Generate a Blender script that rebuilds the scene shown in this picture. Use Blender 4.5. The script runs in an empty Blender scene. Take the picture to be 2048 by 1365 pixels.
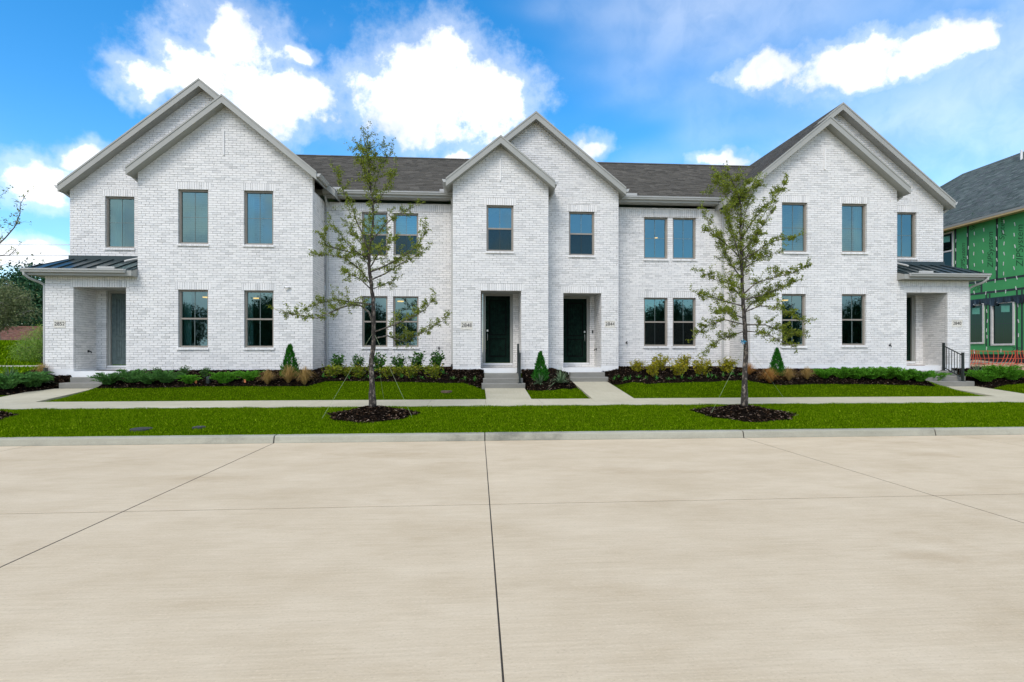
import bpy, math, random
import numpy as np
from mathutils import Vector, Matrix

# ------------------------------------------------------------------ camera, sky, sun, exposure
scene = bpy.context.scene
CAMZ, FPX, PSI, V0 = 1.65, 1105.0, math.radians(4.09), 705.0   # eye height, focal length in photo pixels, yaw, horizon row
cam_d = bpy.data.cameras.new('camera')
cam = bpy.data.objects.new('camera', cam_d)
scene.collection.objects.link(cam)
cam.location = (0, 0, CAMZ)
cam.rotation_euler = (math.radians(90), 0, -PSI)
cam_d.sensor_width = 36.0
cam_d.lens = FPX / 2048 * 36.0
cam_d.shift_y = (V0 - 682.5) / 2048
cam_d.clip_start = 0.05
cam_d.clip_end = 3000
scene.camera = cam

SUN_EL, SUN_AZ = math.radians(48), math.radians(206)     # azimuth clockwise from +Y: behind the camera, a little to its left
world = bpy.data.worlds.new('World')
scene.world = world
world.use_nodes = True

def pix_dir(u, v):
    """world direction towards a photo pixel"""
    a = math.atan((u - 1024) / FPX) + PSI
    c = math.cos(math.atan((u - 1024) / FPX))
    d = Vector((math.sin(a), math.cos(a), (V0 - v) / FPX * c))
    return d.normalized()

CLOUD_SHIFT = (0.4, 4.4, 2.0)  # offset picked for how the unseen clouds reflect in the windows
def build_sky():
    nt = world.node_tree
    N, L = nt.nodes, nt.links
    N.clear()
    out = N.new('ShaderNodeOutputWorld')
    bg = N.new('ShaderNodeBackground')
    bg.inputs['Strength'].default_value = 0.11
    L.new(bg.outputs[0], out.inputs[0])
    sky = N.new('ShaderNodeTexSky')
    sky.sky_type = 'NISHITA'
    sky.sun_disc = False
    sky.sun_elevation = SUN_EL
    sky.sun_rotation = SUN_AZ
    sky.air_density = 1.0
    sky.dust_density = 0.6
    sky.ozone_density = 2.2
    hsv = N.new('ShaderNodeHueSaturation')
    hsv.inputs['Hue'].default_value = 0.497
    hsv.inputs['Saturation'].default_value = 1.42
    hsv.inputs['Value'].default_value = 1.64
    L.new(sky.outputs[0], hsv.inputs['Color'])

    def math_(op, a, b=None, c=None, clamp=False):
        n = N.new('ShaderNodeMath'); n.operation = op; n.use_clamp = clamp
        for i, x in enumerate((a, b, c)):
            if x is None: continue
            if isinstance(x, (int, float)): n.inputs[i].default_value = x
            else: L.new(x, n.inputs[i])
        return n.outputs[0]

    def vmath(op, a, b=None, s=None):
        n = N.new('ShaderNodeVectorMath'); n.operation = op
        for i, x in enumerate((a, b)):
            if x is None: continue
            if isinstance(x, (tuple, list, Vector)): n.inputs[i].default_value = tuple(x)
            else: L.new(x, n.inputs[i])
        if s is not None: n.inputs['Scale'].default_value = s
        return n.outputs['Value'] if op in ('DOT_PRODUCT', 'LENGTH') else n.outputs['Vector']

    def noise(vec, scale, detail, rough, col=False):
        n = N.new('ShaderNodeTexNoise'); n.inputs['Scale'].default_value = scale
        n.inputs['Detail'].default_value = detail; n.inputs['Roughness'].default_value = rough
        L.new(vec, n.inputs['Vector'])
        return n.outputs['Color' if col else 'Fac']

    tc = N.new('ShaderNodeTexCoord')
    d0 = tc.outputs['Generated']
    warp = vmath('SUBTRACT', noise(d0, 8.0, 4.0, 0.6, True), (0.5, 0.5, 0.5))
    d = vmath('ADD', d0, vmath('SCALE', warp, s=0.11))
    # cumulus banks in view: photo pixel of the centre, half width, half height
    banks = [(462, 82, 100, 80), (372, 150, 100, 58), (545, 205, 165, 66), (300, 182, 75, 38), (640, 218, 78, 50), (590, 118, 42, 26),
             (868, 180, 170, 118), (965, 195, 118, 85), (815, 235, 105, 75), (890, 112, 88, 50),
             (1545, 135, 105, 46), (1690, 128, 125, 62), (1845, 108, 135, 54), (1948, 84, 62, 42),
             (75, 362, 84, 52), (172, 328, 52, 38), (1193, 303, 44, 32), (1452, 326, 66, 32), (925, 312, 45, 20),
             (50, 525, 140, 45)]
    dist = None
    for (u, v, sx, sy) in banks:
        c = pix_dir(u, v)
        r = Vector((c.y, -c.x, 0)).normalized()
        up = r.cross(c).normalized()
        k = c.dot(Vector((math.sin(PSI), math.cos(PSI), 0)))
        mp = N.new('ShaderNodeMapping'); mp.vector_type = 'TEXTURE'
        mp.inputs['Location'].default_value = c
        mp.inputs['Rotation'].default_value = Matrix((r, c, up)).transposed().to_euler()
        mp.inputs['Scale'].default_value = (sx / FPX * k, 0.8, sy / FPX * k)
        L.new(d, mp.inputs['Vector'])
        q = vmath('LENGTH', mp.outputs[0])
        dist = q if dist is None else math_('SMOOTH_MIN', dist, q, 0.22)
    fine = noise(d0, 20.0, 6.0, 0.66)
    dens = math_('ADD', math_('SUBTRACT', 1.0, dist), math_('MULTIPLY', math_('SUBTRACT', fine, 0.5), 1.45))
    mr = N.new('ShaderNodeMapRange'); mr.interpolation_type = 'SMOOTHSTEP'
    mr.inputs['From Min'].default_value = -0.02; mr.inputs['From Max'].default_value = 0.62
    L.new(dens, mr.inputs['Value'])
    halo = N.new('ShaderNodeMapRange'); halo.interpolation_type = 'SMOOTHSTEP'
    halo.inputs['From Min'].default_value = -0.45; halo.inputs['From Max'].default_value = 0.25
    halo.inputs['To Max'].default_value = 0.34
    L.new(dens, halo.inputs['Value'])
    # rest of the sky: unseen cumulus, placed and thickened for reflections and whiter light
    big = noise(vmath('ADD', d0, CLOUD_SHIFT), 2.6, 5.0, 0.56)
    sep = N.new('ShaderNodeSeparateXYZ'); L.new(d0, sep.inputs[0])
    mf = N.new('ShaderNodeMapRange')
    mf.inputs['From Min'].default_value = 0.25; mf.inputs['From Max'].default_value = 0.55
    L.new(sep.outputs['Y'], mf.inputs['Value'])
    g = math_('SUBTRACT', big, math_('MULTIPLY', mf.outputs[0], 0.30))
    mg = N.new('ShaderNodeMapRange'); mg.interpolation_type = 'SMOOTHSTEP'
    mg.inputs['From Min'].default_value = 0.42; mg.inputs['From Max'].default_value = 0.56
    L.new(g, mg.inputs['Value'])
    # thin wisps everywhere
    st = N.new('ShaderNodeMapping'); st.inputs['Scale'].default_value = (1.5, 1.5, 4.0)
    st.inputs['Rotation'].default_value = (0.2, 0.5, 0.0)
    L.new(d0, st.inputs['Vector'])
    wis = noise(st.outputs[0], 1.3, 3.0, 0.5)
    mw = N.new('ShaderNodeMapRange'); mw.interpolation_type = 'SMOOTHSTEP'
    mw.inputs['From Min'].default_value = 0.34; mw.inputs['From Max'].default_value = 0.84
    mw.inputs['To Max'].default_value = 0.46
    L.new(math_('MULTIPLY_ADD', sep.outputs['X'], 0.26, wis), mw.inputs['Value'])
    alpha = math_('MAXIMUM', math_('MAXIMUM', math_('MAXIMUM', mr.outputs[0], halo.outputs[0]), mg.outputs[0]), mw.outputs[0], clamp=True)
    # cloud body: white edges, blue-grey hollows where it is thick
    lift = vmath('ADD', d, (0.0, 0.0, 0.035))
    sh = N.new('ShaderNodeMapRange'); sh.interpolation_type = 'SMOOTHSTEP'
    sh.inputs['From Min'].default_value = 0.40; sh.inputs['From Max'].default_value = 0.70
    L.new(noise(lift, 8.0, 5.0, 0.6), sh.inputs['Value'])
    cc = N.new('ShaderNodeMix'); cc.data_type = 'RGBA'
    cc.inputs['A'].default_value = (8.9, 8.9, 8.95, 1)
    cc.inputs['B'].default_value = (5.5, 6.0, 6.9, 1)
    L.new(sh.outputs[0], cc.inputs['Factor'])
    mx = N.new('ShaderNodeMix'); mx.data_type = 'RGBA'
    L.new(alpha, mx.inputs['Factor'])
    L.new(hsv.outputs[0], mx.inputs['A'])
    L.new(cc.outputs['Result'], mx.inputs['B'])
    L.new(mx.outputs['Result'], bg.inputs['Color'])
build_sky()
world.cycles.sampling_method = 'MANUAL'
world.cycles.sample_map_resolution = 512

sun_d = bpy.data.lights.new('sun', 'SUN')
sun_d.energy = 1.5
sun_d.angle = math.radians(25)
sun_d.color = (1.0, 0.95, 0.88)
sun = bpy.data.objects.new('sun', sun_d)
scene.collection.objects.link(sun)
sv = Vector((math.sin(SUN_AZ) * math.cos(SUN_EL), math.cos(SUN_AZ) * math.cos(SUN_EL), math.sin(SUN_EL)))
sun.rotation_euler = sv.to_track_quat('Z', 'Y').to_euler()

vs = scene.view_settings
vs.view_transform = 'Standard'
vs.look = 'None'
vs.gamma = 1.0
vs.use_curve_mapping = False
vs.exposure = 0.55
scene.cycles.max_bounces = 5
scene.cycles.diffuse_bounces = 3
scene.cycles.transparent_max_bounces = 16

# ------------------------------------------------------------------ measuring helpers
def px(u, v, Y):
    """point on the vertical plane at depth Y seen at photo pixel (u, v)"""
    X = math.tan(math.atan((u - 1024) / FPX) + PSI) * Y
    zc = Y * math.cos(PSI) + X * math.sin(PSI)
    return Vector((X, Y, CAMZ + (V0 - v) / FPX * zc))

def px_side(u, v, X):
    """point on the plane X = const seen at photo pixel (u, v)"""
    Y = X / math.tan(math.atan((u - 1024) / FPX) + PSI)
    zc = Y * math.cos(PSI) + X * math.sin(PSI)
    return Vector((X, Y, CAMZ + (V0 - v) / FPX * zc))

WALKS = [(-12.62, 0.78, 18.30, 0.51), (1.05, 0.65, 18.0, 0.48), (4.10, 0.62, 19.1, 0.62), (16.75, 0.70, 18.0, 0.47)]  # centre x, half width, y at steps, z at steps
def smooth(a, b, x):
    t = np.clip((x - a) / (b - a), 0, 1)
    return t * t * (3 - 2 * t)

def ground(X, Y):
    X = np.asarray(X, float); Y = np.asarray(Y, float)
    z = np.interp(Y, [-3.0, 10.30, 10.45, 14.2, 15.9, 17.3, 18.9, 20.5, 60, 400], [-0.14, -0.14, 0.115, 0.255, 0.285, 0.58, 0.97, 1.02, 1.3, 1.3])
    # grassy berm behind, beyond the left gable
    b = 1.15 * np.exp(-((X + 26) / 7.0) ** 2 - ((Y - 33) / 7.0) ** 2)
    z = z + b * smooth(20, 26, Y)
    for (cx, hw, ys, zs) in WALKS:
        wz = np.interp(Y, [15.9, ys], [0.285, zs]) - 0.05
        m = (1 - smooth(hw + 0.02, hw + 0.75, np.abs(X - cx))) * smooth(15.6, 16.0, Y) * (1 - smooth(ys + 0.1, ys + 0.9, Y))
        z = z * (1 - m) + wz * m
    return z
_GY = [-3.0, 10.30, 10.45, 14.2, 15.9, 17.3, 18.9, 20.5, 60, 400]
_GZ = [-0.14, -0.14, 0.115, 0.255, 0.285, 0.58, 0.97, 1.02, 1.3, 1.3]
def lerp1(x, xs, ys):
    if x <= xs[0]: return ys[0]
    for i in range(1, len(xs)):
        if x <= xs[i]:
            return ys[i - 1] + (ys[i] - ys[i - 1]) * (x - xs[i - 1]) / max(1e-9, xs[i] - xs[i - 1])
    return ys[-1]
def sm1(a, b, x):
    t = min(1.0, max(0.0, (x - a) / (b - a))); return t * t * (3 - 2 * t)
def gz(x, y):
    """ground() for one point"""
    z = lerp1(y, _GY, _GZ)
    if y > 20: z += 1.15 * math.exp(-((x + 26) / 7.0) ** 2 - ((y - 33) / 7.0) ** 2) * sm1(20, 26, y)
    for (cx, hw, ys, zs) in WALKS:
        if abs(x - cx) < hw + 0.75 and 15.6 < y < ys + 0.9:
            wz = lerp1(y, [15.9, ys], [0.285, zs]) - 0.05
            m = (1 - sm1(hw + 0.02, hw + 0.75, abs(x - cx))) * sm1(15.6, 16.0, y) * (1 - sm1(ys + 0.1, ys + 0.9, y))
            z = z * (1 - m) + wz * m
    return z

def on_ground(u, v):
    d = pix_dir(u, v)
    t = 5.0
    while t < 80:
        p = Vector((0, 0, CAMZ)) + d * t
        if p.z < gz(p.x, p.y): return p
        t += 0.02
    return p

# ------------------------------------------------------------------ mesh helpers
COL = scene.collection
BASE = {}          # world offset of every thing

class MB:
    def __init__(s): s.v = []; s.f = []; s.sm = False
    def quad(s, a, b, c, d):
        i = len(s.v); s.v += [tuple(a), tuple(b), tuple(c), tuple(d)]; s.f.append((i, i + 1, i + 2, i + 3))
    def tri(s, a, b, c):
        i = len(s.v); s.v += [tuple(a), tuple(b), tuple(c)]; s.f.append((i, i + 1, i + 2))
    def box(s, x0, x1, y0, y1, z0, z1):
        i = len(s.v)
        s.v += [(x0, y0, z0), (x1, y0, z0), (x1, y1, z0), (x0, y1, z0), (x0, y0, z1), (x1, y0, z1), (x1, y1, z1), (x0, y1, z1)]
        s.f += [(i, i + 3, i + 2, i + 1), (i + 4, i + 5, i + 6, i + 7), (i, i + 1, i + 5, i + 4), (i + 1, i + 2, i + 6, i + 5), (i + 2, i + 3, i + 7, i + 6), (i + 3, i, i + 4, i + 7)]
        return s
    def prism(s, poly, vec):
        """closed prism: polygon (list of points) swept along vec"""
        n = len(poly); i = len(s.v); vec = Vector(vec)
        s.v += [tuple(p) for p in poly] + [tuple(Vector(p) + vec) for p in poly]
        s.f.append(tuple(range(i, i + n))); s.f.append(tuple(range(i + 2 * n - 1, i + n - 1, -1)))
        for k in range(n):
            k2 = (k + 1) % n
            s.f.append((i + k2, i + k, i + n + k, i + n + k2))
        return s
    def tube(s, pts, rad, n=8, cap=True):
        pts = [Vector(p) for p in pts]
        if isinstance(rad, (int, float)): rad = [rad] * len(pts)
        i0 = len(s.v); prev = None
        for k, p in enumerate(pts):
            t = (pts[min(k + 1, len(pts) - 1)] - pts[max(k - 1, 0)])
            if t.length < 1e-9: t = Vector((0, 0, 1))
            t.normalize()
            if prev is None:
                a = Vector((1, 0, 0)) if abs(t.x) < 0.8 else Vector((0, 1, 0))
                a = (a - t * a.dot(t)).normalized()
            else:
                a = prev - t * prev.dot(t)
                a = a.normalized() if a.length > 1e-6 else Vector((1, 0, 0))
            prev = a; b = t.cross(a)
            for j in range(n):
                th = 2 * math.pi * j / n
                s.v.append(tuple(p + (a * math.cos(th) + b * math.sin(th)) * rad[k]))
        for k in range(len(pts) - 1):
            for j in range(n):
                j2 = (j + 1) % n
                s.f.append((i0 + k * n + j, i0 + k * n + j2, i0 + (k + 1) * n + j2, i0 + (k + 1) * n + j))
        if cap:
            s.f.append(tuple(i0 + j for j in range(n - 1, -1, -1)))
            e = i0 + (len(pts) - 1) * n
            s.f.append(tuple(e + j for j in range(n)))
        return s
    def build(s, name, mat, parent=None, smooth=False, **tags):
        me = bpy.data.meshes.new(name)
        off = BASE.get(parent.name, Vector((0, 0, 0))) if parent else Vector((0, 0, 0))
        ox, oy, oz = off
        me.from_pydata([(x - ox, y - oy, z - oz) for x, y, z in s.v], [], s.f)
        me.validate()
        me.update()
        if smooth or s.sm:
            me.polygons.foreach_set('use_smooth', [True] * len(me.polygons))
        me.materials.append(mat)
        o = bpy.data.objects.new(name, me)
        COL.objects.link(o)
        if parent:
            o.parent = parent; BASE[o.name] = off
        for k, val in tags.items(): o[k] = val
        return o

def np_mesh(name, V, F, mat, parent=None, **tags):
    """mesh from numpy arrays; F is (n, 3) or (n, 4)"""
    me = bpy.data.meshes.new(name)
    V = np.asarray(V, np.float32); F = np.asarray(F, np.int32)
    k = F.shape[1]
    me.vertices.add(len(V)); me.vertices.foreach_set('co', V.ravel())
    me.loops.add(F.size); me.loops.foreach_set('vertex_index', F.ravel())
    me.polygons.add(len(F)); me.polygons.foreach_set('loop_start', np.arange(0, F.size, k, dtype=np.int32))
    me.update(calc_edges=True)
    me.materials.append(mat)
    o = bpy.data.objects.new(name, me); COL.objects.link(o)
    if parent: o.parent = parent; BASE[o.name] = BASE.get(parent.name, Vector((0, 0, 0)))
    for kk, val in tags.items(): o[kk] = val
    return o

def tag(o, label, cat, group=None):
    o['label'] = label; o['category'] = cat
    if group: o['group'] = group
    return o

def thing(name, loc, label, cat, group=None):
    o = bpy.data.objects.new(name, None)
    o.empty_display_size = 0.2
    COL.objects.link(o); o.location = loc
    BASE[o.name] = Vector(loc)
    return tag(o, label, cat, group)

def copy_tree(root, loc, rotz=0.0, scale=1.0):
    c = root.copy(); COL.objects.link(c); c.location = loc; c.rotation_euler = (0, 0, rotz); c.scale = (scale,) * 3
    for ch in root.children:
        k = ch.copy(); COL.objects.link(k); k.parent = c
        for g in ch.children:
            h = g.copy(); COL.objects.link(h); h.parent = k
    return c

# ------------------------------------------------------------------ materials
def new_mat(name):
    m = bpy.data.materials.new(name); m.use_nodes = True
    nt = m.node_tree
    return m, nt.nodes, nt.links, nt.nodes['Principled BSDF']

def nz(N, L, scale, detail=4, rough=0.55, vec=None, col=False):
    n = N.new('ShaderNodeTexNoise'); n.inputs['Scale'].default_value = scale
    n.inputs['Detail'].default_value = detail; n.inputs['Roughness'].default_value = rough
    if vec is not None: L.new(vec, n.inputs['Vector'])
    return n.outputs['Color' if col else 'Fac']

def pos(N, L, scale=(1, 1, 1)):
    g = N.new('ShaderNodeNewGeometry')
    m = N.new('ShaderNodeMapping'); m.inputs['Scale'].default_value = scale
    L.new(g.outputs['Position'], m.inputs['Vector'])
    return m.outputs[0]

def mr_(N, L, x, a, b, c=0.0, d=1.0, smooth=False):
    n = N.new('ShaderNodeMapRange')
    if smooth: n.interpolation_type = 'SMOOTHSTEP'
    for i, val in zip(('From Min', 'From Max', 'To Min', 'To Max'), (a, b, c, d)): n.inputs[i].default_value = val
    L.new(x, n.inputs['Value'])
    return n.outputs[0]

def mixc(N, L, f, a, b, mode='MIX'):
    n = N.new('ShaderNodeMix'); n.data_type = 'RGBA'; n.blend_type = mode
    if isinstance(f, (int, float)): n.inputs['Factor'].default_value = f
    else: L.new(f, n.inputs['Factor'])
    for k, x in (('A', a), ('B', b)):
        if isinstance(x, (tuple, list)): n.inputs[k].default_value = (*x[:3], 1)
        else: L.new(x, n.inputs[k])
    return n.outputs['Result']

def mth(N, L, op, a, b):
    n = N.new('ShaderNodeMath'); n.operation = op
    for i, x in enumerate((a, b)):
        if isinstance(x, (int, float)): n.inputs[i].default_value = x
        else: L.new(x, n.inputs[i])
    return n.outputs[0]

def bump(N, L, P, h, strength=0.3, dist=0.01):
    b = N.new('ShaderNodeBump'); b.inputs['Strength'].default_value = strength; b.inputs['Distance'].default_value = dist
    L.new(h, b.inputs['Height']); L.new(b.outputs[0], P.inputs['Normal'])

def piece_random(N, L):
    """a random number for every loose piece and every object"""
    g = N.new('ShaderNodeNewGeometry'); o = N.new('ShaderNodeObjectInfo')
    return mth(N, L, 'FRACT', mth(N, L, 'ADD', g.outputs['Random Per Island'], o.outputs['Random']), 0.0)

MAT = {}
def simple(name, col, rough=0.6, metal=0.0, var=0.12, scale=6.0, bmp=0.0, spec=0.5):
    m, N, L, P = new_mat(name)
    n = nz(N, L, scale, 5, 0.6, pos(N, L))
    lo = tuple(c * (1 - var) for c in col); hi = tuple(min(1, c * (1 + var)) for c in col)
    L.new(mixc(N, L, mr_(N, L, n, 0.3, 0.7), lo, hi), P.inputs['Base Color'])
    P.inputs['Roughness'].default_value = rough; P.inputs['Metallic'].default_value = metal
    P.inputs['Specular IOR Level'].default_value = spec
    if bmp: bump(N, L, P, nz(N, L, scale * 12, 4, 0.6, pos(N, L)), bmp, 0.004)
    MAT[name] = m
    return m

def mat_brick(name='white_brick', tint=(1, 1, 1)):
    m, N, L, P = new_mat(name)
    r = piece_random(N, L)
    p = pos(N, L)
    ramp = N.new('ShaderNodeValToRGB'); e = ramp.color_ramp.elements
    e[0].position = 0.0; e[0].color = (0.60, 0.59, 0.57, 1)
    e[1].position = 1.0; e[1].color = (0.85, 0.83, 0.80, 1)
    for ps, c in ((0.035, (0.66, 0.65, 0.63)), (0.12, (0.73, 0.72, 0.70)), (0.45, (0.80, 0.782, 0.752))):
        x = e.new(ps); x.color = (*c, 1)
    L.new(r, ramp.inputs[0])
    # rubbed-off whitewash: grey blotches showing through
    w = mr_(N, L, nz(N, L, 9.0, 6, 0.74, pos(N, L, (1, 1, 1.8))), 0.53, 0.70, 0, 1, True)
    patch = mr_(N, L, nz(N, L, 0.8, 5, 0.65, p), 0.38, 0.62, 0.15, 1.0)
    c1 = mixc(N, L, mth(N, L, 'MULTIPLY', w, mth(N, L, 'MULTIPLY', patch, 0.85)), ramp.outputs[0], (0.30, 0.295, 0.28))
    broad = mr_(N, L, nz(N, L, 0.55, 5, 0.6, p), 0.3, 0.7)
    c2 = mixc(N, L, broad, mixc(N, L, 0.4, c1, (0.62, 0.61, 0.595)), c1)
    L.new(c2, P.inputs['Base Color'])
    P.inputs['Roughness'].default_value = 0.9
    bump(N, L, P, nz(N, L, 45, 4, 0.6, p), 0.35, 0.004)
    MAT[name] = m
mat_brick()

def mat_concrete(name, a, b, stain, streak=(0.6, 9, 9), obj=0.06, stain_amt=0.5, spec=0.2):
    m, N, L, P = new_mat(name)
    p = pos(N, L)
    base = mixc(N, L, mr_(N, L, nz(N, L, 1.1, 6, 0.72, pos(N, L, (0.6, 1.0, 1))), 0.32, 0.68), a, b)
    st = nz(N, L, 1.0, 4, 0.75, pos(N, L, streak))                                  # broom strokes
    base = mixc(N, L, mr_(N, L, st, 0.50, 0.74, 0, 0.32), base, tuple(min(0.8, x * 1.22) for x in b))
    base = mixc(N, L, mr_(N, L, st, 0.48, 0.28, 0, 0.28), base, tuple(x * 0.70 for x in a))
    sp = mr_(N, L, nz(N, L, 0.5, 7, 0.68, pos(N, L, (0.7, 1.5, 1))), 0.53, 0.70, 0, 1, True)
    base = mixc(N, L, mth(N, L, 'MULTIPLY', sp, stain_amt), base, stain)
    g = nz(N, L, 70, 4, 0.8, pos(N, L, (0.6, 1, 1)))                               # sand grain and pits
    base = mixc(N, L, mr_(N, L, g, 0.56, 0.72, 0.0, 0.55), base, tuple(x * 0.55 for x in a))
    base = mixc(N, L, mr_(N, L, g, 0.44, 0.30, 0.0, 0.5), base, tuple(min(0.85, x * 1.25) for x in b))
    spot_ = mr_(N, L, nz(N, L, 7.0, 4, 0.7, pos(N, L, (0.7, 1, 1))), 0.70, 0.80, 0, 0.6, True)   # grit and drips
    base = mixc(N, L, spot_, base, tuple(x * 0.55 for x in stain))
    o = N.new('ShaderNodeObjectInfo')
    base = mixc(N, L, mr_(N, L, o.outputs['Random'], 0, 1, 0, obj), base, tuple(x * 0.5 for x in a))
    L.new(base, P.inputs['Base Color'])
    P.inputs['Roughness'].default_value = 0.9
    P.inputs['Specular IOR Level'].default_value = spec
    bump(N, L, P, st, 0.3, 0.005)
    MAT[name] = m
mat_concrete('road_concrete', (0.515, 0.412, 0.272), (0.63, 0.523, 0.368), (0.385, 0.28, 0.16), (1.6, 42, 5), 0.05, stain_amt=0.42)
mat_concrete('walk_concrete', (0.43, 0.395, 0.285), (0.52, 0.48, 0.36), (0.32, 0.28, 0.20), (40, 1.6, 9), 0.14, 0.35)
mat_concrete('kerb_concrete', (0.31, 0.30, 0.235), (0.41, 0.395, 0.315), (0.13, 0.13, 0.11), (0.5, 6, 6), 0.10, 0.85)
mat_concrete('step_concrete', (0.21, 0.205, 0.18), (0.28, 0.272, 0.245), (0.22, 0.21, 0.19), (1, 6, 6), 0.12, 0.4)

def mat_mortar():
    m, N, L, P = new_mat('mortar')
    f = mr_(N, L, nz(N, L, 3.0, 6, 0.7, pos(N, L, (1, 1, 1.6))), 0.38, 0.62)
    L.new(mixc(N, L, f, (0.26, 0.245, 0.22), (0.62, 0.605, 0.575)), P.inputs['Base Color'])
    P.inputs['Roughness'].default_value = 0.95
    MAT['mortar'] = m
mat_mortar()
simple('white_base', (0.74, 0.74, 0.73), 0.85, var=0.05, scale=2, bmp=0.15)
simple('trim_paint', (0.33, 0.33, 0.30), 0.6, var=0.05, scale=2)
simple('gutter_metal', (0.44, 0.44, 0.42), 0.40, var=0.05, scale=2)
simple('frame_taupe', (0.27, 0.24, 0.20), 0.5, var=0.06)
simple('muntin_white', (0.16, 0.21, 0.20), 0.5, var=0.03)
simple('dark_green_door', (0.0035, 0.014, 0.009), 0.6, var=0.6, scale=9, spec=0.06)
simple('hazed_door', (0.10, 0.135, 0.13), 0.55, var=0.2, scale=9, spec=0.2)  # left end door, its colour lightened to imitate haze
simple('door_moulding', (0.003, 0.004, 0.004), 0.6, spec=0.05)
simple('black_metal', (0.012, 0.018, 0.016), 0.38, 0.0, var=0.2)
simple('steel', (0.5, 0.5, 0.48), 0.3, 1.0)
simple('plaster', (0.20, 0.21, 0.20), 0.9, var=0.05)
simple('curtain_cloth', (0.74, 0.80, 0.77), 0.9, var=0.05)
simple('plaque_stone', (0.66, 0.63, 0.56), 0.85, var=0.06, scale=12)
simple('ink', (0.02, 0.02, 0.02), 0.7)
simple('copper', (0.30, 0.17, 0.11), 0.45, 0.6)
simple('orange_flag', (0.75, 0.24, 0.08), 0.7)
simple('orange_net', (0.58, 0.085, 0.035), 0.55, var=0.1)
simple('white_plastic', (0.75, 0.74, 0.72), 0.5)
simple('blue_ribbon', (0.02, 0.20, 0.34), 0.6)
simple('strap', (0.34, 0.42, 0.24), 0.7)
simple('strap_green', (0.20, 0.50, 0.10), 0.7)
simple('black_tape', (0.012, 0.016, 0.018), 0.35, var=0.4, scale=12)
simple('pine_board', (0.62, 0.45, 0.22), 0.7, var=0.1, scale=8)
simple('green_sheathing', (0.065, 0.36, 0.115), 0.65, var=0.10, scale=1.2)
simple('sheathing_print', (0.022, 0.085, 0.035), 0.8)
simple('vinyl_white', (0.68, 0.66, 0.63), 0.45)
simple('sticker', (0.16, 0.48, 0.36), 0.6)
simple('doormat', (0.055, 0.05, 0.045), 0.95, var=0.3, scale=60)
simple('brown_mat', (0.16, 0.07, 0.025), 0.95, var=0.3, scale=60)
simple('dirt', (0.42, 0.29, 0.185), 0.95, var=0.35, scale=5, bmp=0.6)
simple('gravel_black', (0.035, 0.035, 0.034), 0.95, var=0.4, scale=15, bmp=0.5)
simple('cast_iron', (0.035, 0.036, 0.036), 0.6, var=0.3, scale=40)
simple('rust_cover', (0.12, 0.08, 0.05), 0.9, var=0.3, scale=30)
simple('wire', (0.72, 0.73, 0.74), 0.5)
simple('grass_ground', (0.032, 0.060, 0.001), 1.0, var=0.45, scale=9, bmp=0.5, spec=0.0)
simple('far_grass', (0.075, 0.155, 0.006), 0.95, var=0.25, scale=3.0, bmp=0.4)
simple('mulch_soil', (0.010, 0.0075, 0.006), 1.0, var=0.5, scale=25, bmp=0.8, spec=0.0)
simple('joint_filler', (0.035, 0.028, 0.02), 0.95, var=0.4, scale=30)

def mat_pieces(name, cols, rough=0.8, sheen=0.0, trans=0.0, spec=0.15):
    """colour picked per loose piece (leaf, blade, chip, shingle)"""
    m, N, L, P = new_mat(name)
    r = piece_random(N, L)
    ramp = N.new('ShaderNodeValToRGB'); e = ramp.color_ramp.elements
    e[0].position = 0; e[0].color = (*cols[0], 1); e[1].position = 1; e[1].color = (*cols[-1], 1)
    for i in range(1, len(cols) - 1):
        x = e.new(i / (len(cols) - 1)); x.color = (*cols[i], 1)
    L.new(r, ramp.inputs[0])
    col = mixc(N, L, mr_(N, L, nz(N, L, 30, 3, 0.6, pos(N, L)), 0.3, 0.7, 0, 0.35), ramp.outputs[0], tuple(c * 0.6 for c in cols[len(cols) // 2]))
    L.new(col, P.inputs['Base Color'])
    P.inputs['Roughness'].default_value = rough
    P.inputs['Specular IOR Level'].default_value = spec
    if trans:
        t = N.new('ShaderNodeBsdfTranslucent'); L.new(col, t.inputs['Color'])
        mx = N.new('ShaderNodeMixShader'); mx.inputs[0].default_value = trans
        L.new(P.outputs[0], mx.inputs[1]); L.new(t.outputs[0], mx.inputs[2])
        L.new(mx.outputs[0], N['Material Output'].inputs['Surface'])
    MAT[name] = m
mat_pieces('shingle', [(0.066, 0.062, 0.053), (0.088, 0.082, 0.070), (0.108, 0.100, 0.084), (0.091, 0.084, 0.072), (0.134, 0.124, 0.104)], 0.95, spec=0.1)
mat_pieces('shingle_blue', [(0.053, 0.069, 0.065), (0.083, 0.105, 0.099), (0.108, 0.135, 0.125), (0.090, 0.099, 0.104), (0.150, 0.180, 0.167)], 0.95, spec=0.1)
mat_pieces('grass_blade', [(0.048, 0.106, 0.001), (0.114, 0.219, 0.001), (0.156, 0.281, 0.001), (0.096, 0.194, 0.001), (0.186, 0.312, 0.002), (0.432, 0.575, 0.030)], 0.9, trans=0.35, spec=0.0)
mat_pieces('mulch_chip', [(0.005, 0.004, 0.003), (0.012, 0.009, 0.006), (0.020, 0.014, 0.009), (0.009, 0.007, 0.005), (0.014, 0.010, 0.007), (0.03, 0.018, 0.010), (0.10, 0.055, 0.03), (0.36, 0.28, 0.21)], 0.95, spec=0.0)
mat_pieces('oak_leaf', [(0.091, 0.136, 0.015), (0.172, 0.228, 0.025), (0.254, 0.301, 0.034), (0.181, 0.254, 0.025), (0.312, 0.311, 0.048)], 0.6, trans=0.3)
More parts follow.
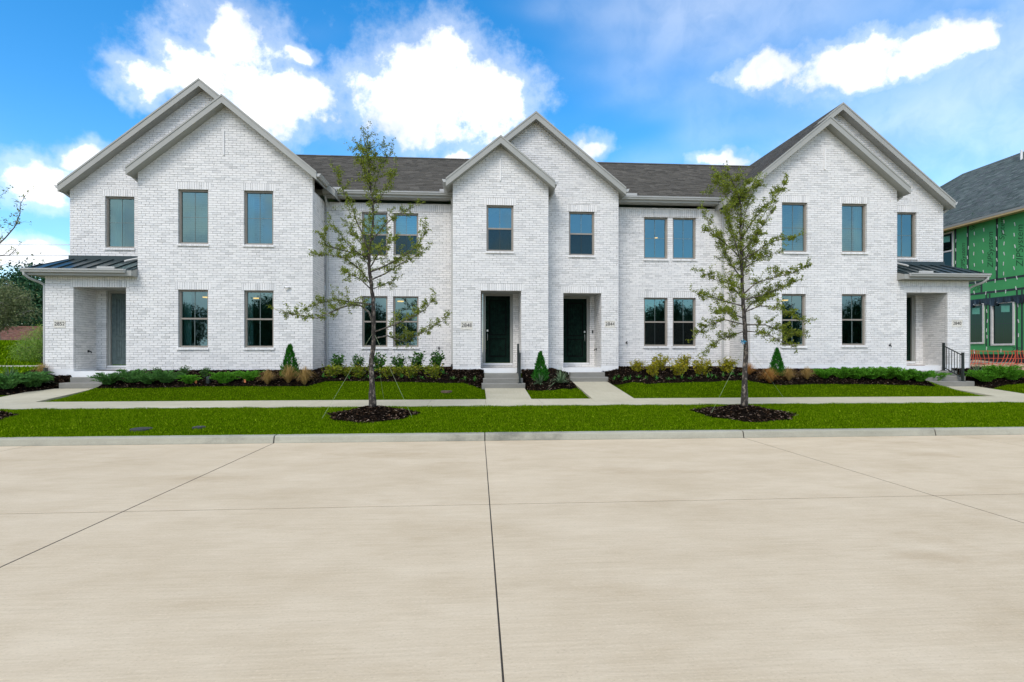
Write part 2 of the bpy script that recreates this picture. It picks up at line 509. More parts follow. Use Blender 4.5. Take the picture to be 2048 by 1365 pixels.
mat_pieces('juniper', [(0.050, 0.163, 0.013), (0.084, 0.273, 0.016), (0.140, 0.371, 0.027), (0.098, 0.306, 0.018)], 0.6, trans=0.2)
mat_pieces('juniper_blue', [(0.049, 0.145, 0.032), (0.086, 0.217, 0.045), (0.123, 0.282, 0.063)], 0.6, trans=0.2)
mat_pieces('holly', [(0.018, 0.072, 0.011), (0.033, 0.112, 0.014), (0.068, 0.176, 0.020), (0.045, 0.136, 0.016)], 0.45, trans=0.15)
mat_pieces('yellow_shrub', [(0.130, 0.156, 0.009), (0.286, 0.286, 0.014), (0.429, 0.364, 0.020), (0.208, 0.247, 0.013), (0.468, 0.325, 0.027)], 0.6, trans=0.25)
mat_pieces('olive_shrub', [(0.078, 0.119, 0.008), (0.156, 0.210, 0.014), (0.260, 0.294, 0.016), (0.117, 0.182, 0.012), (0.338, 0.238, 0.032)], 0.6, trans=0.25)
mat_pieces('tan_grass', [(0.325, 0.204, 0.070), (0.525, 0.348, 0.130), (0.425, 0.264, 0.090), (0.250, 0.216, 0.050)], 0.75, trans=0.2)
mat_pieces('rust_grass', [(0.300, 0.132, 0.030), (0.450, 0.204, 0.050), (0.525, 0.288, 0.090), (0.225, 0.144, 0.030)], 0.75, trans=0.2)
mat_pieces('cypress', [(0.009, 0.075, 0.007), (0.018, 0.128, 0.009), (0.033, 0.195, 0.011), (0.015, 0.098, 0.011)], 0.55, trans=0.15)
mat_pieces('yucca', [(0.07, 0.13, 0.06), (0.12, 0.20, 0.10), (0.20, 0.27, 0.15)], 0.5, trans=0.1)
mat_pieces('bulb_leaf', [(0.042, 0.182, 0.030), (0.084, 0.308, 0.050), (0.168, 0.364, 0.060)], 0.5, trans=0.2)
mat_pieces('dark_tree', [(0.013, 0.060, 0.024), (0.026, 0.090, 0.038), (0.042, 0.120, 0.048), (0.065, 0.150, 0.060)], 0.7, trans=0.15)
mat_pieces('pale_tree', [(0.10, 0.13, 0.05), (0.16, 0.20, 0.075), (0.23, 0.26, 0.11), (0.20, 0.21, 0.12)], 0.7, trans=0.25)
mat_pieces('grey_bush', [(0.142, 0.264, 0.044), (0.205, 0.365, 0.057), (0.285, 0.426, 0.079), (0.347, 0.446, 0.097)], 0.7, trans=0.25)
mat_pieces('red_brick', [(0.20, 0.085, 0.065), (0.26, 0.12, 0.09), (0.30, 0.16, 0.125), (0.16, 0.075, 0.06)], 0.9)

def mat_bark(name, dark, pale):
    m, N, L, P = new_mat(name)
    f = mr_(N, L, nz(N, L, 16, 6, 0.7, pos(N, L, (1, 1, 0.5))), 0.50, 0.66, 0, 1, True)
    L.new(mixc(N, L, f, dark, pale), P.inputs['Base Color'])
    P.inputs['Roughness'].default_value = 0.9
    bump(N, L, P, nz(N, L, 40, 5, 0.65, pos(N, L, (1, 1, 0.3))), 0.8, 0.01)
    MAT[name] = m
mat_bark('bark', (0.032, 0.026, 0.021), (0.27, 0.225, 0.18))
mat_bark('twig_bark', (0.08, 0.07, 0.055), (0.33, 0.30, 0.245))
mat_bark('pale_bark', (0.20, 0.19, 0.15), (0.40, 0.38, 0.32))

def mat_glass(name='window_glass', refl=0.19, tint=(0.28, 0.48, 0.46)):
    m, N, L, P = new_mat(name)
    N.remove(P)
    t = N.new('ShaderNodeBsdfTransparent'); t.inputs[0].default_value = (*tint, 1)
    g = N.new('ShaderNodeBsdfGlossy'); g.inputs['Roughness'].default_value = 0.015
    g.inputs['Color'].default_value = (0.50, 0.83, 0.87, 1)
    b = N.new('ShaderNodeBump'); b.inputs['Strength'].default_value = 0.03; b.inputs['Distance'].default_value = 0.01
    L.new(nz(N, L, 1.7, 2, 0.5, pos(N, L)), b.inputs['Height']); L.new(b.outputs[0], g.inputs['Normal'])
    fr = N.new('ShaderNodeFresnel'); fr.inputs['IOR'].default_value = 1.5
    f = mth(N, L, 'ADD', fr.outputs[0], refl)
    f = mth(N, L, 'MINIMUM', f, 0.95)
    mx = N.new('ShaderNodeMixShader')
    L.new(f, mx.inputs[0]); L.new(t.outputs[0], mx.inputs[1]); L.new(g.outputs[0], mx.inputs[2])
    L.new(mx.outputs[0], N['Material Output'].inputs['Surface'])
    MAT[name] = m
mat_glass()

def mat_screen():
    m, N, L, P = new_mat('insect_screen')
    N.remove(P)
    t = N.new('ShaderNodeBsdfTransparent')
    d = N.new('ShaderNodeBsdfDiffuse'); d.inputs[0].default_value = (0.012, 0.014, 0.014, 1)
    mx = N.new('ShaderNodeMixShader'); mx.inputs[0].default_value = 0.52
    L.new(t.outputs[0], mx.inputs[1]); L.new(d.outputs[0], mx.inputs[2])
    L.new(mx.outputs[0], N['Material Output'].inputs['Surface'])
    MAT['insect_screen'] = m
mat_screen()

def mat_glow(name, col, s):
    m, N, L, P = new_mat(name)
    n = nz(N, L, 20, 2, 0.5, pos(N, L))
    L.new(mixc(N, L, n, col, tuple(c * 0.9 for c in col)), P.inputs['Emission Color'])
    P.inputs['Emission Strength'].default_value = s
    P.inputs['Base Color'].default_value = (0.8, 0.7, 0.5, 1)
    MAT[name] = m
mat_glow('lamp_glow', (1.0, 0.36, 0.05), 3.0)
mat_glass('site_glass', 0.0, (0.20, 0.34, 0.30))

def mat_metal_roof():
    m, N, L, P = new_mat('metal_roof')
    f = nz(N, L, 3, 4, 0.6, pos(N, L))
    L.new(mixc(N, L, f, (0.020, 0.036, 0.040), (0.032, 0.052, 0.056)), P.inputs['Base Color'])
    P.inputs['Roughness'].default_value = 0.33
    P.inputs['Metallic'].default_value = 0.25
    MAT['metal_roof'] = m
mat_metal_roof()
# ------------------------------------------------------------------ the row of brick houses
rnd = random.Random(7)
YA, YC, YR, YW = 18.9, 19.7, 20.46, 20.0      # projecting gables, right centre gable, recessed walls, outer gable walls
CH, BL, JT = 0.077, 0.250, 0.011              # brick course, brick length with joint, joint
PITCH = 0.81

def wall_top(top, x):
    return float(np.interp(x, [p[0] for p in top], [p[1] for p in top]))

class House:
    def __init__(s, loc, label):
        s.root = thing('townhouse', loc, label, 'house', 'attached white brick houses in the row')
        s.bricks = []      # (cx, cy, cz, w, h, axis) axis 0: faces -Y, +1: faces +X, -1: faces -X
        s.core = MB()

    def front(s, X0, X1, Y, zb, top, openings=(), heads=(), soldier=None, thick=0.25):
        """brick wall facing the street; top = [(x, z), ...]"""
        # core behind the bricks (mortar), cut round the openings
        e = 0.004
        yc, yb = Y + 0.012, Y + thick
        ops = [(a - e, b + e, c - e, d + e) for a, b, c, d in openings]
        xs = sorted({X0 + 0.005, X1 - 0.005, *[p[0] for p in top if X0 < p[0] < X1], *[o[0] for o in ops], *[o[1] for o in ops]})
        xs = [x for x in xs if X0 <= x <= X1]
        for xa, xb in zip(xs[:-1], xs[1:]):
            if xb - xa < 1e-4: continue
            xm = (xa + xb) / 2
            holes = sorted([(o[2], o[3]) for o in ops if o[0] < xm < o[1]])
            z = zb - 0.05
            segs = []
            for (h0, h1) in holes:
                if h0 > z: segs.append((z, z, h0, h0))
                z = h1
            segs.append((z, z, wall_top(top, xa), wall_top(top, xb)))
            for (l0, l1, t0, t1) in segs:
                s.core.quad((xa, yc, l0), (xb, yc, l1), (xb, yc, t1), (xa, yc, t0))
                s.core.quad((xb, yb, l1), (xa, yb, l0), (xa, yb, t0), (xb, yb, t1))
        for (a, b, c, d) in ops:
            s.core.quad((a, yc, c), (a, yc, d), (a, yb, d), (a, yb, c)); s.core.quad((b, yc, d), (b, yc, c), (b, yb, c), (b, yb, d))
            s.core.quad((a, yc, d), (b, yc, d), (b, yb, d), (a, yb, d)); s.core.quad((b, yc, c), (a, yc, c), (a, yb, c), (b, yb, c))
        for x, z in ((X0 + 0.005, wall_top(top, X0)), (X1 - 0.005, wall_top(top, X1))):
            s.core.quad((x, yc, zb), (x, yb, zb), (x, yb, z), (x, yc, z))
        # bricks
        blocks = list(openings) + list(heads)
        zmax = max(p[1] for p in top)
        if soldier: blocks.append((X0 - 1, X1 + 1, soldier[0], soldier[1]))
        k = 0
        z = zb
        while z < zmax:
            zt = z + CH - JT
            zm = (z + zt) / 2
            xlo, xhi = X0, X1
            # clip to the gable
            xsn = np.linspace(X0, X1, 240)
            ok = np.interp(xsn, [p[0] for p in top], [p[1] for p in top]) > zm + 0.01
            if not ok.any(): break
            xlo, xhi = float(xsn[ok][0]), float(xsn[ok][-1])
            cuts = sorted({xlo, xhi, *[min(max(q, xlo), xhi) for b in blocks if b[2] < zt and b[3] > z for q in (b[0], b[1])]})
            for xa, xb in zip(cuts[:-1], cuts[1:]):
                if xb - xa < 0.02: continue
                xm = (xa + xb) / 2
                la, lb = z, zt
                for b in blocks:
                    if b[0] < xm < b[1]:
                        if b[2] <= la and b[3] >= lb: la = lb
                        elif b[2] > la and b[2] < lb: lb = b[2] - 0.006
                        elif b[3] > la and b[3] < lb: la = b[3] + 0.006
                if lb - la < 0.018: continue
                off = (k % 2) * BL / 2 + 0.013 * math.sin(k * 1.7)
                n0 = math.floor((xa - X0 - off) / BL)
                x = X0 + off + n0 * BL
                row = []
                while x < xb:
                    b0, b1 = max(x, xa), min(x + BL - JT, xb)
                    if b1 > b0: row.append([b0, b1])
                    x += BL
                if row and row[0][0] > xa: row[0][0] = xa              # no slivers at the ends of a course
                if row and row[-1][1] < xb: row[-1][1] = xb
                if len(row) > 1 and row[0][1] - row[0][0] < 0.06: row[1][0] = row[0][0]; row.pop(0)
                if len(row) > 1 and row[-1][1] - row[-1][0] < 0.06: row[-2][1] = row[-1][1]; row.pop()
                for b0, b1 in row: s.bricks.append(((b0 + b1) / 2, Y, (la + lb) / 2, b1 - b0, lb - la, 0))
            k += 1; z += CH
        for h in list(heads) + ([(X0, X1, *soldier)] if soldier else []):
            n = max(1, round((h[1] - h[0]) / CH)); w = (h[1] - h[0]) / n
            for i in range(n):
                xm = h[0] + (i + 0.5) * w
                if soldier and any(o[0] - 0.02 < xm < o[1] + 0.02 and o[3] > h[2] + 0.05 and o[2] < h[3] for o in openings): continue
                s.bricks.append((xm, Y, (h[2] + h[3]) / 2, w - JT, h[3] - h[2] - JT, 0))

    def side(s, X, Y0, Y1, zb, zt, face, soldier=None, thick=0.2):
        """brick wall running back from the street, facing +X or -X"""
        s.core.box(min(X - face * 0.009, X - face * thick), max(X - face * 0.009, X - face * thick), Y0 + 0.02, Y1, zb - 0.05, zt)
        z = zb; k = 0
        while z < zt:
            if soldier and z > soldier[0] - 0.02: break
            off = (k % 2) * BL / 2
            y = Y0 - off
            while y < Y1:
                a, b = max(y, Y0), min(y + BL - JT, Y1)
                if b - a > 0.03: s.bricks.append((X, (a + b) / 2, z + (CH - JT) / 2, b - a, CH - JT, face))
                y += BL
            z += CH; k += 1
        if soldier:
            n = max(1, round((Y1 - Y0) / CH)); w = (Y1 - Y0) / n
            for i in range(n):
                s.bricks.append((X, Y0 + (i + 0.5) * w, (soldier[0] + soldier[1]) / 2, w - JT, soldier[1] - soldier[0] - JT, face))

    def finish(s, hide):
        s.core.build('wall_core', MAT['mortar'], s.root)
        base = BASE[s.root.name]
        full = [b for b in s.bricks if b[5] == 0 and abs(b[3] - (BL - JT)) < 1e-3 and abs(b[4] - (CH - JT)) < 1e-3 and not any(h[0] < b[0] < h[1] and h[2] < b[2] < h[3] for h in hide)]
        full.sort(key=lambda b: b[0] ** 2 + b[1] ** 2 + (b[2] - CAMZ) ** 2)
        pick = set(id(b) for b in full[:298])
        mb = MB(); w, h = (BL - JT) / 2, (CH - JT) / 2
        def brick_faces(m, cx, cy, cz, w, h, ax, d=0.10):
            i = len(m.v); q = 0.0022
            if ax == 0:
                fr = [(cx - w + q, cy, cz - h + q), (cx + w - q, cy, cz - h + q), (cx + w - q, cy, cz + h - q), (cx - w + q, cy, cz + h - q)]
                bk = [(cx - w, cy + 0.003, cz - h), (cx + w, cy + 0.003, cz - h), (cx + w, cy + 0.003, cz + h), (cx - w, cy + 0.003, cz + h)]
                b2 = [(x, cy + d, z) for x, y, z in bk]
            else:
                sg = ax
                fr = [(cx, cy - sg * (-w + q) * -1, cz - h + q), (cx, cy + sg * (w - q), cz - h + q), (cx, cy + sg * (w - q), cz + h - q), (cx, cy - sg * (w - q), cz + h - q)]
                bk = [(cx - sg * 0.003, cy - sg * w, cz - h), (cx - sg * 0.003, cy + sg * w, cz - h), (cx - sg * 0.003, cy + sg * w, cz + h), (cx - sg * 0.003, cy - sg * w, cz + h)]
                b2 = [(cx - sg * d, y, z) for x, y, z in bk]
            m.v += fr + bk + b2
            m.f.append((i, i + 1, i + 2, i + 3))
            for k in range(4):
                k2 = (k + 1) % 4
                m.f.append((i + 4 + k, i + 4 + k2, i + k2, i + k))
                m.f.append((i + 8 + k, i + 8 + k2, i + 4 + k2, i + 4 + k))
        rest = MB()
        brick_faces(mb, 0, 0, 0, w, h, 0)
        me = None
        for b in s.bricks:
            out = rnd.uniform(-0.002, 0.0022)
            if id(b) in pick:
                if me is None:
                    o = mb.build('brick', MAT['white_brick'], s.root); me = o.data
                    o.location = Vector((b[0], b[1] - out, b[2])) - base
                    me.vertices.foreach_set('co', [c for v in mb.v for c in v]); me.update()
                else:
                    o = bpy.data.objects.new('brick', me); COL.objects.link(o); o.parent = s.root
                    o.location = Vector((b[0], b[1] - out, b[2])) - base
                o.rotation_euler = (0, rnd.uniform(-0.006, 0.006), 0)
            else:
                dx = b[5] * out
                brick_faces(rest, b[0] + dx, b[1] - (out if b[5] == 0 else 0), b[2], b[3] / 2, b[4] / 2, b[5])
        o = rest.build('brickwork', MAT['white_brick'], s.root, kind='stuff')

    # ---- openings
    def window(s, o, Y, kind='fixed', sill=True, screen=False):
        x0, x1, z0, z1 = o
        yf = Y + 0.085
        fw = 0.052
        f = MB()
        f.box(x0, x0 + fw, yf, yf + 0.09, z0, z1); f.box(x1 - fw, x1, yf, yf + 0.09, z0, z1)
        f.box(x0 + fw, x1 - fw, yf + 0.002, yf + 0.088, z1 - fw, z1); f.box(x0 + fw, x1 - fw, yf + 0.002, yf + 0.088, z0, z0 + fw)
        zm = z0 + (z1 - z0) * 0.5
        xm = (x0 + x1) / 2
        if kind == 'hung': f.box(x0 + fw, x1 - fw, yf + 0.006, yf + 0.08, zm - 0.027, zm + 0.027)
        # brick mould edge
        f.box(x0 + fw, x0 + fw + 0.014, yf + 0.02, yf + 0.085, z0 + fw, z1 - fw); f.box(x1 - fw - 0.014, x1 - fw, yf + 0.02, yf + 0.085, z0 + fw, z1 - fw)
        w = f.build('window', MAT['frame_taupe'], s.root)
        xa, xb = x0 + fw + 0.014, x1 - fw - 0.014
        yp = yf + 0.055
        spans = [(z0 + fw, z1 - fw)] if kind == 'fixed' else [(z0 + fw, zm - 0.027), (zm + 0.027, z1 - fw)]
        for i, (a, b) in enumerate(spans):
            m = MB(); dy = 0.012 if (kind == 'hung' and i == 0) else 0.0
            m.quad((xa, yp - dy, a), (xb, yp - dy, a), (xb, yp - dy, b), (xa, yp - dy, b))
            m.build('pane', MAT['window_glass'], w)
            g = MB(); g.box(xm - 0.007, xm + 0.007, yp - 0.012 - dy, yp - 0.004 - dy, a, b)
            g.build('muntin', MAT['muntin_white'], w)
            if kind == 'fixed':
                g = MB(); g.box(xa, xb, yp - 0.011, yp - 0.005, zm - 0.007, zm + 0.007)
                g.build('muntin', MAT['muntin_white'], w)
        if screen:
            m = MB(); m.quad((xa, yf + 0.03, z0 + fw), (xb, yf + 0.03, z0 + fw), (xb, yf + 0.03, zm - 0.027), (xa, yf + 0.03, zm - 0.027))
            m.build('screen', MAT['insect_screen'], w)
        if sill:
            m = MB(); n = round((x1 - x0 + 0.06) / CH); p = (x1 - x0 + 0.06) / n
            for i in range(n):
                a = x0 - 0.03 + i * p
                m.prism([(a + 0.004, Y - 0.045, z0 - 0.085), (a + p - 0.004, Y - 0.045, z0 - 0.085), (a + p - 0.004, Y - 0.045, z0 - 0.018), (a + 0.004, Y - 0.045, z0 - 0.018)], (0, 0.14, 0.012))
            m.box(x0 - 0.02, x1 + 0.02, Y - 0.035, Y + 0.09, z0 - 0.08, z0 - 0.016)
            m.build('window_sill', MAT['white_brick'], w)
        return w

    def door(s, o, Y, mat, handle_left):
        """panelled door in a frame; o = slab rectangle, Y = face of the wall it stands in"""
        x0, x1, z0, z1 = o
        f = MB(); t = 0.09
        f.box(x0 - t, x0 - 0.004, Y + 0.03, Y + 0.16, z0 - 0.03, z1 + 0.004); f.box(x1 + 0.004, x1 + t, Y + 0.03, Y + 0.16, z0 - 0.03, z1 + 0.004)
        f.box(x0 - t, x1 + t, Y + 0.028, Y + 0.16, z1 + 0.004, z1 + t + 0.03)
        for a, b in ((x0 - t, x0 - t + 0.03), (x1 + t - 0.03, x1 + t)): f.box(a, b, Y + 0.012, Y + 0.03, z0 - 0.03, z1 + t + 0.03)
        f.build('door_frame', MAT['trim_paint'], s.root)
        d = MB(); d.box(x0, x1, Y + 0.10, Y + 0.145, z0, z1)
        dr = d.build('door', mat, s.root)
        wd = x1 - x0
        for (a, b) in ((z0 + 1.02, z1 - 0.19), (z0 + 0.24, z0 + 0.84)):
            m = MB(); q = 0.035
            xa, xb = x0 + 0.175, x1 - 0.175
            for bx in ((xa - q, xb + q, b, b + q), (xa - q, xb + q, a - q, a), (xa - q, xa, a, b), (xb, xb + q, a, b)):
                m.box(bx[0], bx[1], Y + 0.080, Y + 0.100, bx[2], bx[3])
            m.build('panel_moulding', mat if mat is MAT['hazed_door'] else MAT['door_moulding'], dr)
            m = MB(); n = 7; pw = (xb - xa) / n
            for i in range(n):
                m.prism([(xa + i * pw + 0.003, Y + 0.100, a + 0.01), (xa + i * pw + 0.012, Y + 0.088, a + 0.01), (xa + (i + 1) * pw - 0.012, Y + 0.088, a + 0.01), (xa + (i + 1) * pw - 0.003, Y + 0.100, a + 0.01)], (0, 0, b - a - 0.02))
            m.build('panel', mat, dr)
        hx = x0 + 0.075 if handle_left else x1 - 0.075
        m = MB(); m.box(hx - 0.028, hx + 0.028, Y + 0.082, Y + 0.10, z0 + 1.12, z0 + 1.19)
        m.tube([(hx, Y + 0.10, z0 + 1.05), (hx, Y + 0.055, z0 + 1.04), (hx, Y + 0.05, z0 + 0.92), (hx, Y + 0.06, z0 + 0.82), (hx, Y + 0.10, z0 + 0.80)], 0.011, 8)
        m.build('door_handle', MAT['steel'], dr)
        th = MB(); th.box(x0 - t, x1 + t, Y - 0.02, Y + 0.16, z0 - 0.10, z0 - 0.03)
        th.build('threshold', MAT['white_base'], s.root)

    # ---- roofs and trim
    def slope(s, xa, za, xb, zb_, y0, y1, thick=0.25, mat='shingle', name='roof'):
        """one roof slope running back from y0 to y1; a = eave, b = ridge"""
        m = MB()
        m.prism([(xa, y0, za - thick), (xb, y0, zb_ - thick), (xb, y0, zb_ - 0.012), (xa, y0, za - 0.012)], (0, y1 - y0, 0))
        r = m.build(name, MAT['trim_paint'], s.root)
        t = MB(); dx, dz = xb - xa, zb_ - za
        ln = math.hypot(dx, dz); n = max(1, int(ln / 0.14)); nx_, nz_ = -dz / ln, dx / ln
        if nz_ < 0: nx_, nz_ = -nx_, -nz_
        for i in range(n):
            f0, f1 = i / n, (i + 1.25) / n
            y = y0 - 0.01 - rnd.random() * 0.2
            while y < y1:
                w = rnd.uniform(0.12, 0.30); a, b = max(y, y0 - 0.01), min(y + w - 0.004, y1)
                y += w
                if b - a < 0.03: continue
                up = 0.004 + (0.003 if rnd.random() < 0.45 else 0.0)
                f1c = min(f1, 1.0)
                p0 = (xa + dx * f0 + nx_ * up, za + dz * f0 + nz_ * up); p1 = (xa + dx * f1c + nx_ * 0.002, za + dz * f1c + nz_ * 0.001)
                q0 = (xa + dx * f0 - nx_ * 0.004, za + dz * f0 - nz_ * 0.004)
                t.quad((p0[0], a, p0[1]), (p0[0], b, p0[1]), (p1[0], b, p1[1]), (p1[0], a, p1[1]))
                t.quad((q0[0], a, q0[1]), (q0[0], b, q0[1]), (p0[0], b, p0[1]), (p0[0], a, p0[1]))
        t.build('shingles', MAT[mat], r, kind='stuff')
        return r

    def rake(s, xa, za, xb, zb_, y, h=0.265):
        """sloping fascia board on a gable front"""
        m = MB()
        m.prism([(xa, y - 0.03, za - h), (xb, y - 0.03, zb_ - h), (xb, y - 0.03, zb_ + 0.004), (xa, y - 0.03, za + 0.004)], (0, 0.03, 0))
        m.prism([(xa, y - 0.045, za - 0.055), (xb, y - 0.045, zb_ - 0.055), (xb, y - 0.045, zb_ + 0.008), (xa, y - 0.045, za + 0.008)], (0, 0.014, 0))
        m.build('rake_board', MAT['trim_paint'], s.root)

    def gutter_x(s, x0, x1, y, z, name='gutter', board=True):
        """K-style gutter running along X, its back at depth y, its lip at height z"""
        pr = [(0, 0), (0, -0.115), (-0.075, -0.115), (-0.088, -0.075), (-0.118, -0.04), (-0.118, -0.006), (-0.128, 0.0), (-0.118, 0.004), (-0.112, -0.012), (-0.01, -0.02)]
        MB().prism([(x0, y + a, z + b) for a, b in pr], (x1 - x0, 0, 0)).build(name, MAT['gutter_metal'], s.root)
        if board: MB().box(x0, x1, y + 0.002, y + 0.03, z - 0.20, z - 0.005).build('fascia', MAT['trim_paint'], s.root)

    def gutter_y(s, x, sg, y0, y1, z):
        pr = [(0, 0), (0, -0.115), (0.075, -0.115), (0.088, -0.075), (0.118, -0.04), (0.118, -0.006), (0.128, 0.0), (0.118, 0.004), (0.112, -0.012), (0.01, -0.02)]
        MB().prism([(x + sg * a, y0, z + b) for a, b in pr], (0, y1 - y0, 0)).build('gutter', MAT['gutter_metal'], s.root)

    def downspout(s, pts, r=0.04):
        m = MB(); m.tube(pts, r, 8)
        m.build('downspout', MAT['gutter_metal'], s.root)

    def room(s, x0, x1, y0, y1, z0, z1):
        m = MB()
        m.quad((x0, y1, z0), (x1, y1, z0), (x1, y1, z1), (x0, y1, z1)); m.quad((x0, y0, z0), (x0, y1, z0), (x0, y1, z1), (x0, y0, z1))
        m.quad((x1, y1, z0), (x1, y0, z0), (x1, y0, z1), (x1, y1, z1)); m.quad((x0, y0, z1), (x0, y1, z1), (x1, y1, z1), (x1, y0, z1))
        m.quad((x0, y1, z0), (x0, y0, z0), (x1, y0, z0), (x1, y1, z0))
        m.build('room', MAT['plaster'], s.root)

    def slab(s, x0, x1, y0, y1, z, h):
        MB().box(x0, x1, y0, y1, z - h, z).build('porch_floor', MAT['white_base'], s.root)

    def foundation(s, x0, x1, y0, y1, z):
        MB().box(x0, x1, y0, y1, 0.2, z).build('foundation', MAT['white_base'], s.root)

def rect(u0, v0, u1, v1, Y):
    a, b = px(u0, (v0 + v1) / 2, Y).x, px(u1, (v0 + v1) / 2, Y).x
    um = (u0 + u1) / 2
    return (a, b, px(um, v1, Y).z, px(um, v0, Y).z)
def head(o, ext=0.09, h=0.255):
    return (o[0] - ext, o[1] + ext, o[3], o[3] + h)

def gable(xc, zc_, half, t=0.25, up=0.12):
    """wall outline under a gable roof: top edge points"""
    return [(xc - half, zc_ - PITCH * half - t + up), (xc, zc_ - t + up), (xc + half, zc_ - PITCH * half - t + up)]

# ---------- left end house, 2852
H1 = House((-9.5, 19.0, 0.9), 'left end white brick house, number 2852, with two stacked gables and haze-paled door')
XL, XA0, XA1 = -13.79, -10.93, -5.33
APX_A, ZA = -8.13, 10.03
APX_W, ZW = -9.37, 11.05
zb = 1.11
w1, w2 = rect(356, 379.5, 416.5, 487.5, YA), rect(487.5, 382, 546.5, 489.4, YA)
w3, w4 = rect(356, 580, 416, 695, YA), rect(488, 581.6, 547, 695.3, YA)
po = (-12.92, -11.29, 1.03, px(200, 575, YA).z)
topA = [(XL, 4.20), (XA0 - 0.001, 4.20), (XA0, ZA - PITCH * (APX_A - XA0) - 0.13), (APX_A, ZA - 0.13), (XA1, ZA - PITCH * (XA1 - APX_A) - 0.13)]
H1.front(XL, XA1, YA, zb, topA, [w1, w2, w3, w4, po], [head(w1), head(w2), head(w3), head(w4), (po[0] - 0.1, po[1] + 0.1, po[3], po[3] + 0.235), (XL, XA0 + 0.05, po[3] + 0.235, 4.19)])
for w in (w1, w2): H1.window(w, YA)
for w in (w3, w4): H1.window(w, YA, 'hung')
H1.side(XA1, YA + 0.012, YR, zb, 7.10, 1, (6.80, 7.06))
H1.side(XA0, YA + 0.012, YW, 4.35, 7.4, -1)
w5 = rect(210, 393.5, 268.7, 495.6, YW)
topW = [(XL, ZW - PITCH * (APX_W - XL) - 0.13), (APX_W, ZW - 0.13), (-7.4, ZW - PITCH * 1.97 - 0.13)]
H1.front(XL, -7.4, YW, 4.36, topW, [w5], [head(w5)])
H1.window(w5, YW)
# porch recess
H1.side(po[0], YA + 0.12, YW, 1.04, po[3] + 0.1, 1)
H1.side(po[1] - 0.0, YA + 0.12, YW, 1.04, po[3] + 0.1, -1)
d1 = (-12.50, -11.58, 1.22, 3.69)
H1.front(po[0] - 0.2, po[1] + 0.2, YW, 1.05, [(po[0] - 0.2, po[3] + 0.1), (po[1] + 0.2, po[3] + 0.1)], [(d1[0] - 0.1, d1[1] + 0.1, 1.10, d1[3] + 0.14)])
H1.door(d1, YW + 0.04, MAT['hazed_door'], False)
MB().box(po[0], po[1], YA + 0.1, YW, po[3] + 0.012, po[3] + 0.06).build('porch_ceiling', MAT['trim_paint'], H1.root)
H1.slab(po[0] - 0.05, po[1] + 0.05, YA - 0.02, YW + 0.2, 1.03, 0.5)
H1.foundation(XL + 0.005, po[0], YA + 0.004, YR + 3, zb - 0.004); H1.foundation(po[1], XA1 - 0.004, YA + 0.004, YR + 3, zb - 0.004)
# roofs
H1.slope(-11.11, ZA - PITCH * (APX_A + 11.11), APX_A, ZA, YA - 0.3, YW, name='roof')
H1.slope(-5.12, ZA - PITCH * (-5.12 - APX_A), APX_A, ZA, YA - 0.3, YW - 0.3, name='roof')
H1.slope(-13.96, ZW - PITCH * (APX_W + 13.96), APX_W, ZW, YW - 0.3, 32.0, name='roof')
H1.slope(-4.80, ZW - PITCH * (-4.80 - APX_W), APX_W, ZW, YW - 0.3, 32.0, name='roof')
H1.rake(-11.11, ZA - PITCH * (APX_A + 11.11), APX_A, ZA, YA - 0.3); H1.rake(-5.12, ZA - PITCH * (-5.12 - APX_A), APX_A, ZA, YA - 0.3)
H1.rake(-13.96, ZW - PITCH * (APX_W + 13.96), APX_W, ZW, YW - 0.3); H1.rake(-8.0, ZW - PITCH * (-8.0 - APX_W), APX_W, ZW, YW - 0.3)
H1.gutter_y(-11.115, -1, YA - 0.3, YW - 0.01, 7.61); H1.gutter_y(-5.115, 1, YA - 0.3, 20.2, 7.55); H1.gutter_y(-13.965, -1, YW - 0.3, 31, 7.31)
H1.downspout([(-11.16, YA - 0.05, 7.50), (-11.14, YA + 0.1, 7.42), (-11.02, YA + 0.25, 7.28), (-10.97, YA + 0.3, 7.2), (-10.97, YA + 0.3, 4.6)])
H1.downspout([(-14.02, YW - 0.1, 7.2), (-13.98, YW + 0.05, 7.12), (-13.84, YW + 0.15, 6.98), (-13.83, YW + 0.15, 4.5)])
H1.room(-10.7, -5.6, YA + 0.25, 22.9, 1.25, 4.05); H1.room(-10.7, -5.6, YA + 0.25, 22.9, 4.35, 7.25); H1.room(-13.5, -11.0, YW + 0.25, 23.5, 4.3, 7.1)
MB().box(-8.23, -8.18, YA - 0.03, YA + 0.05, px(453, 311, YA).z, px(453, 262, YA).z).build('gable_vent_slot', MAT['white_brick'], H1.root)

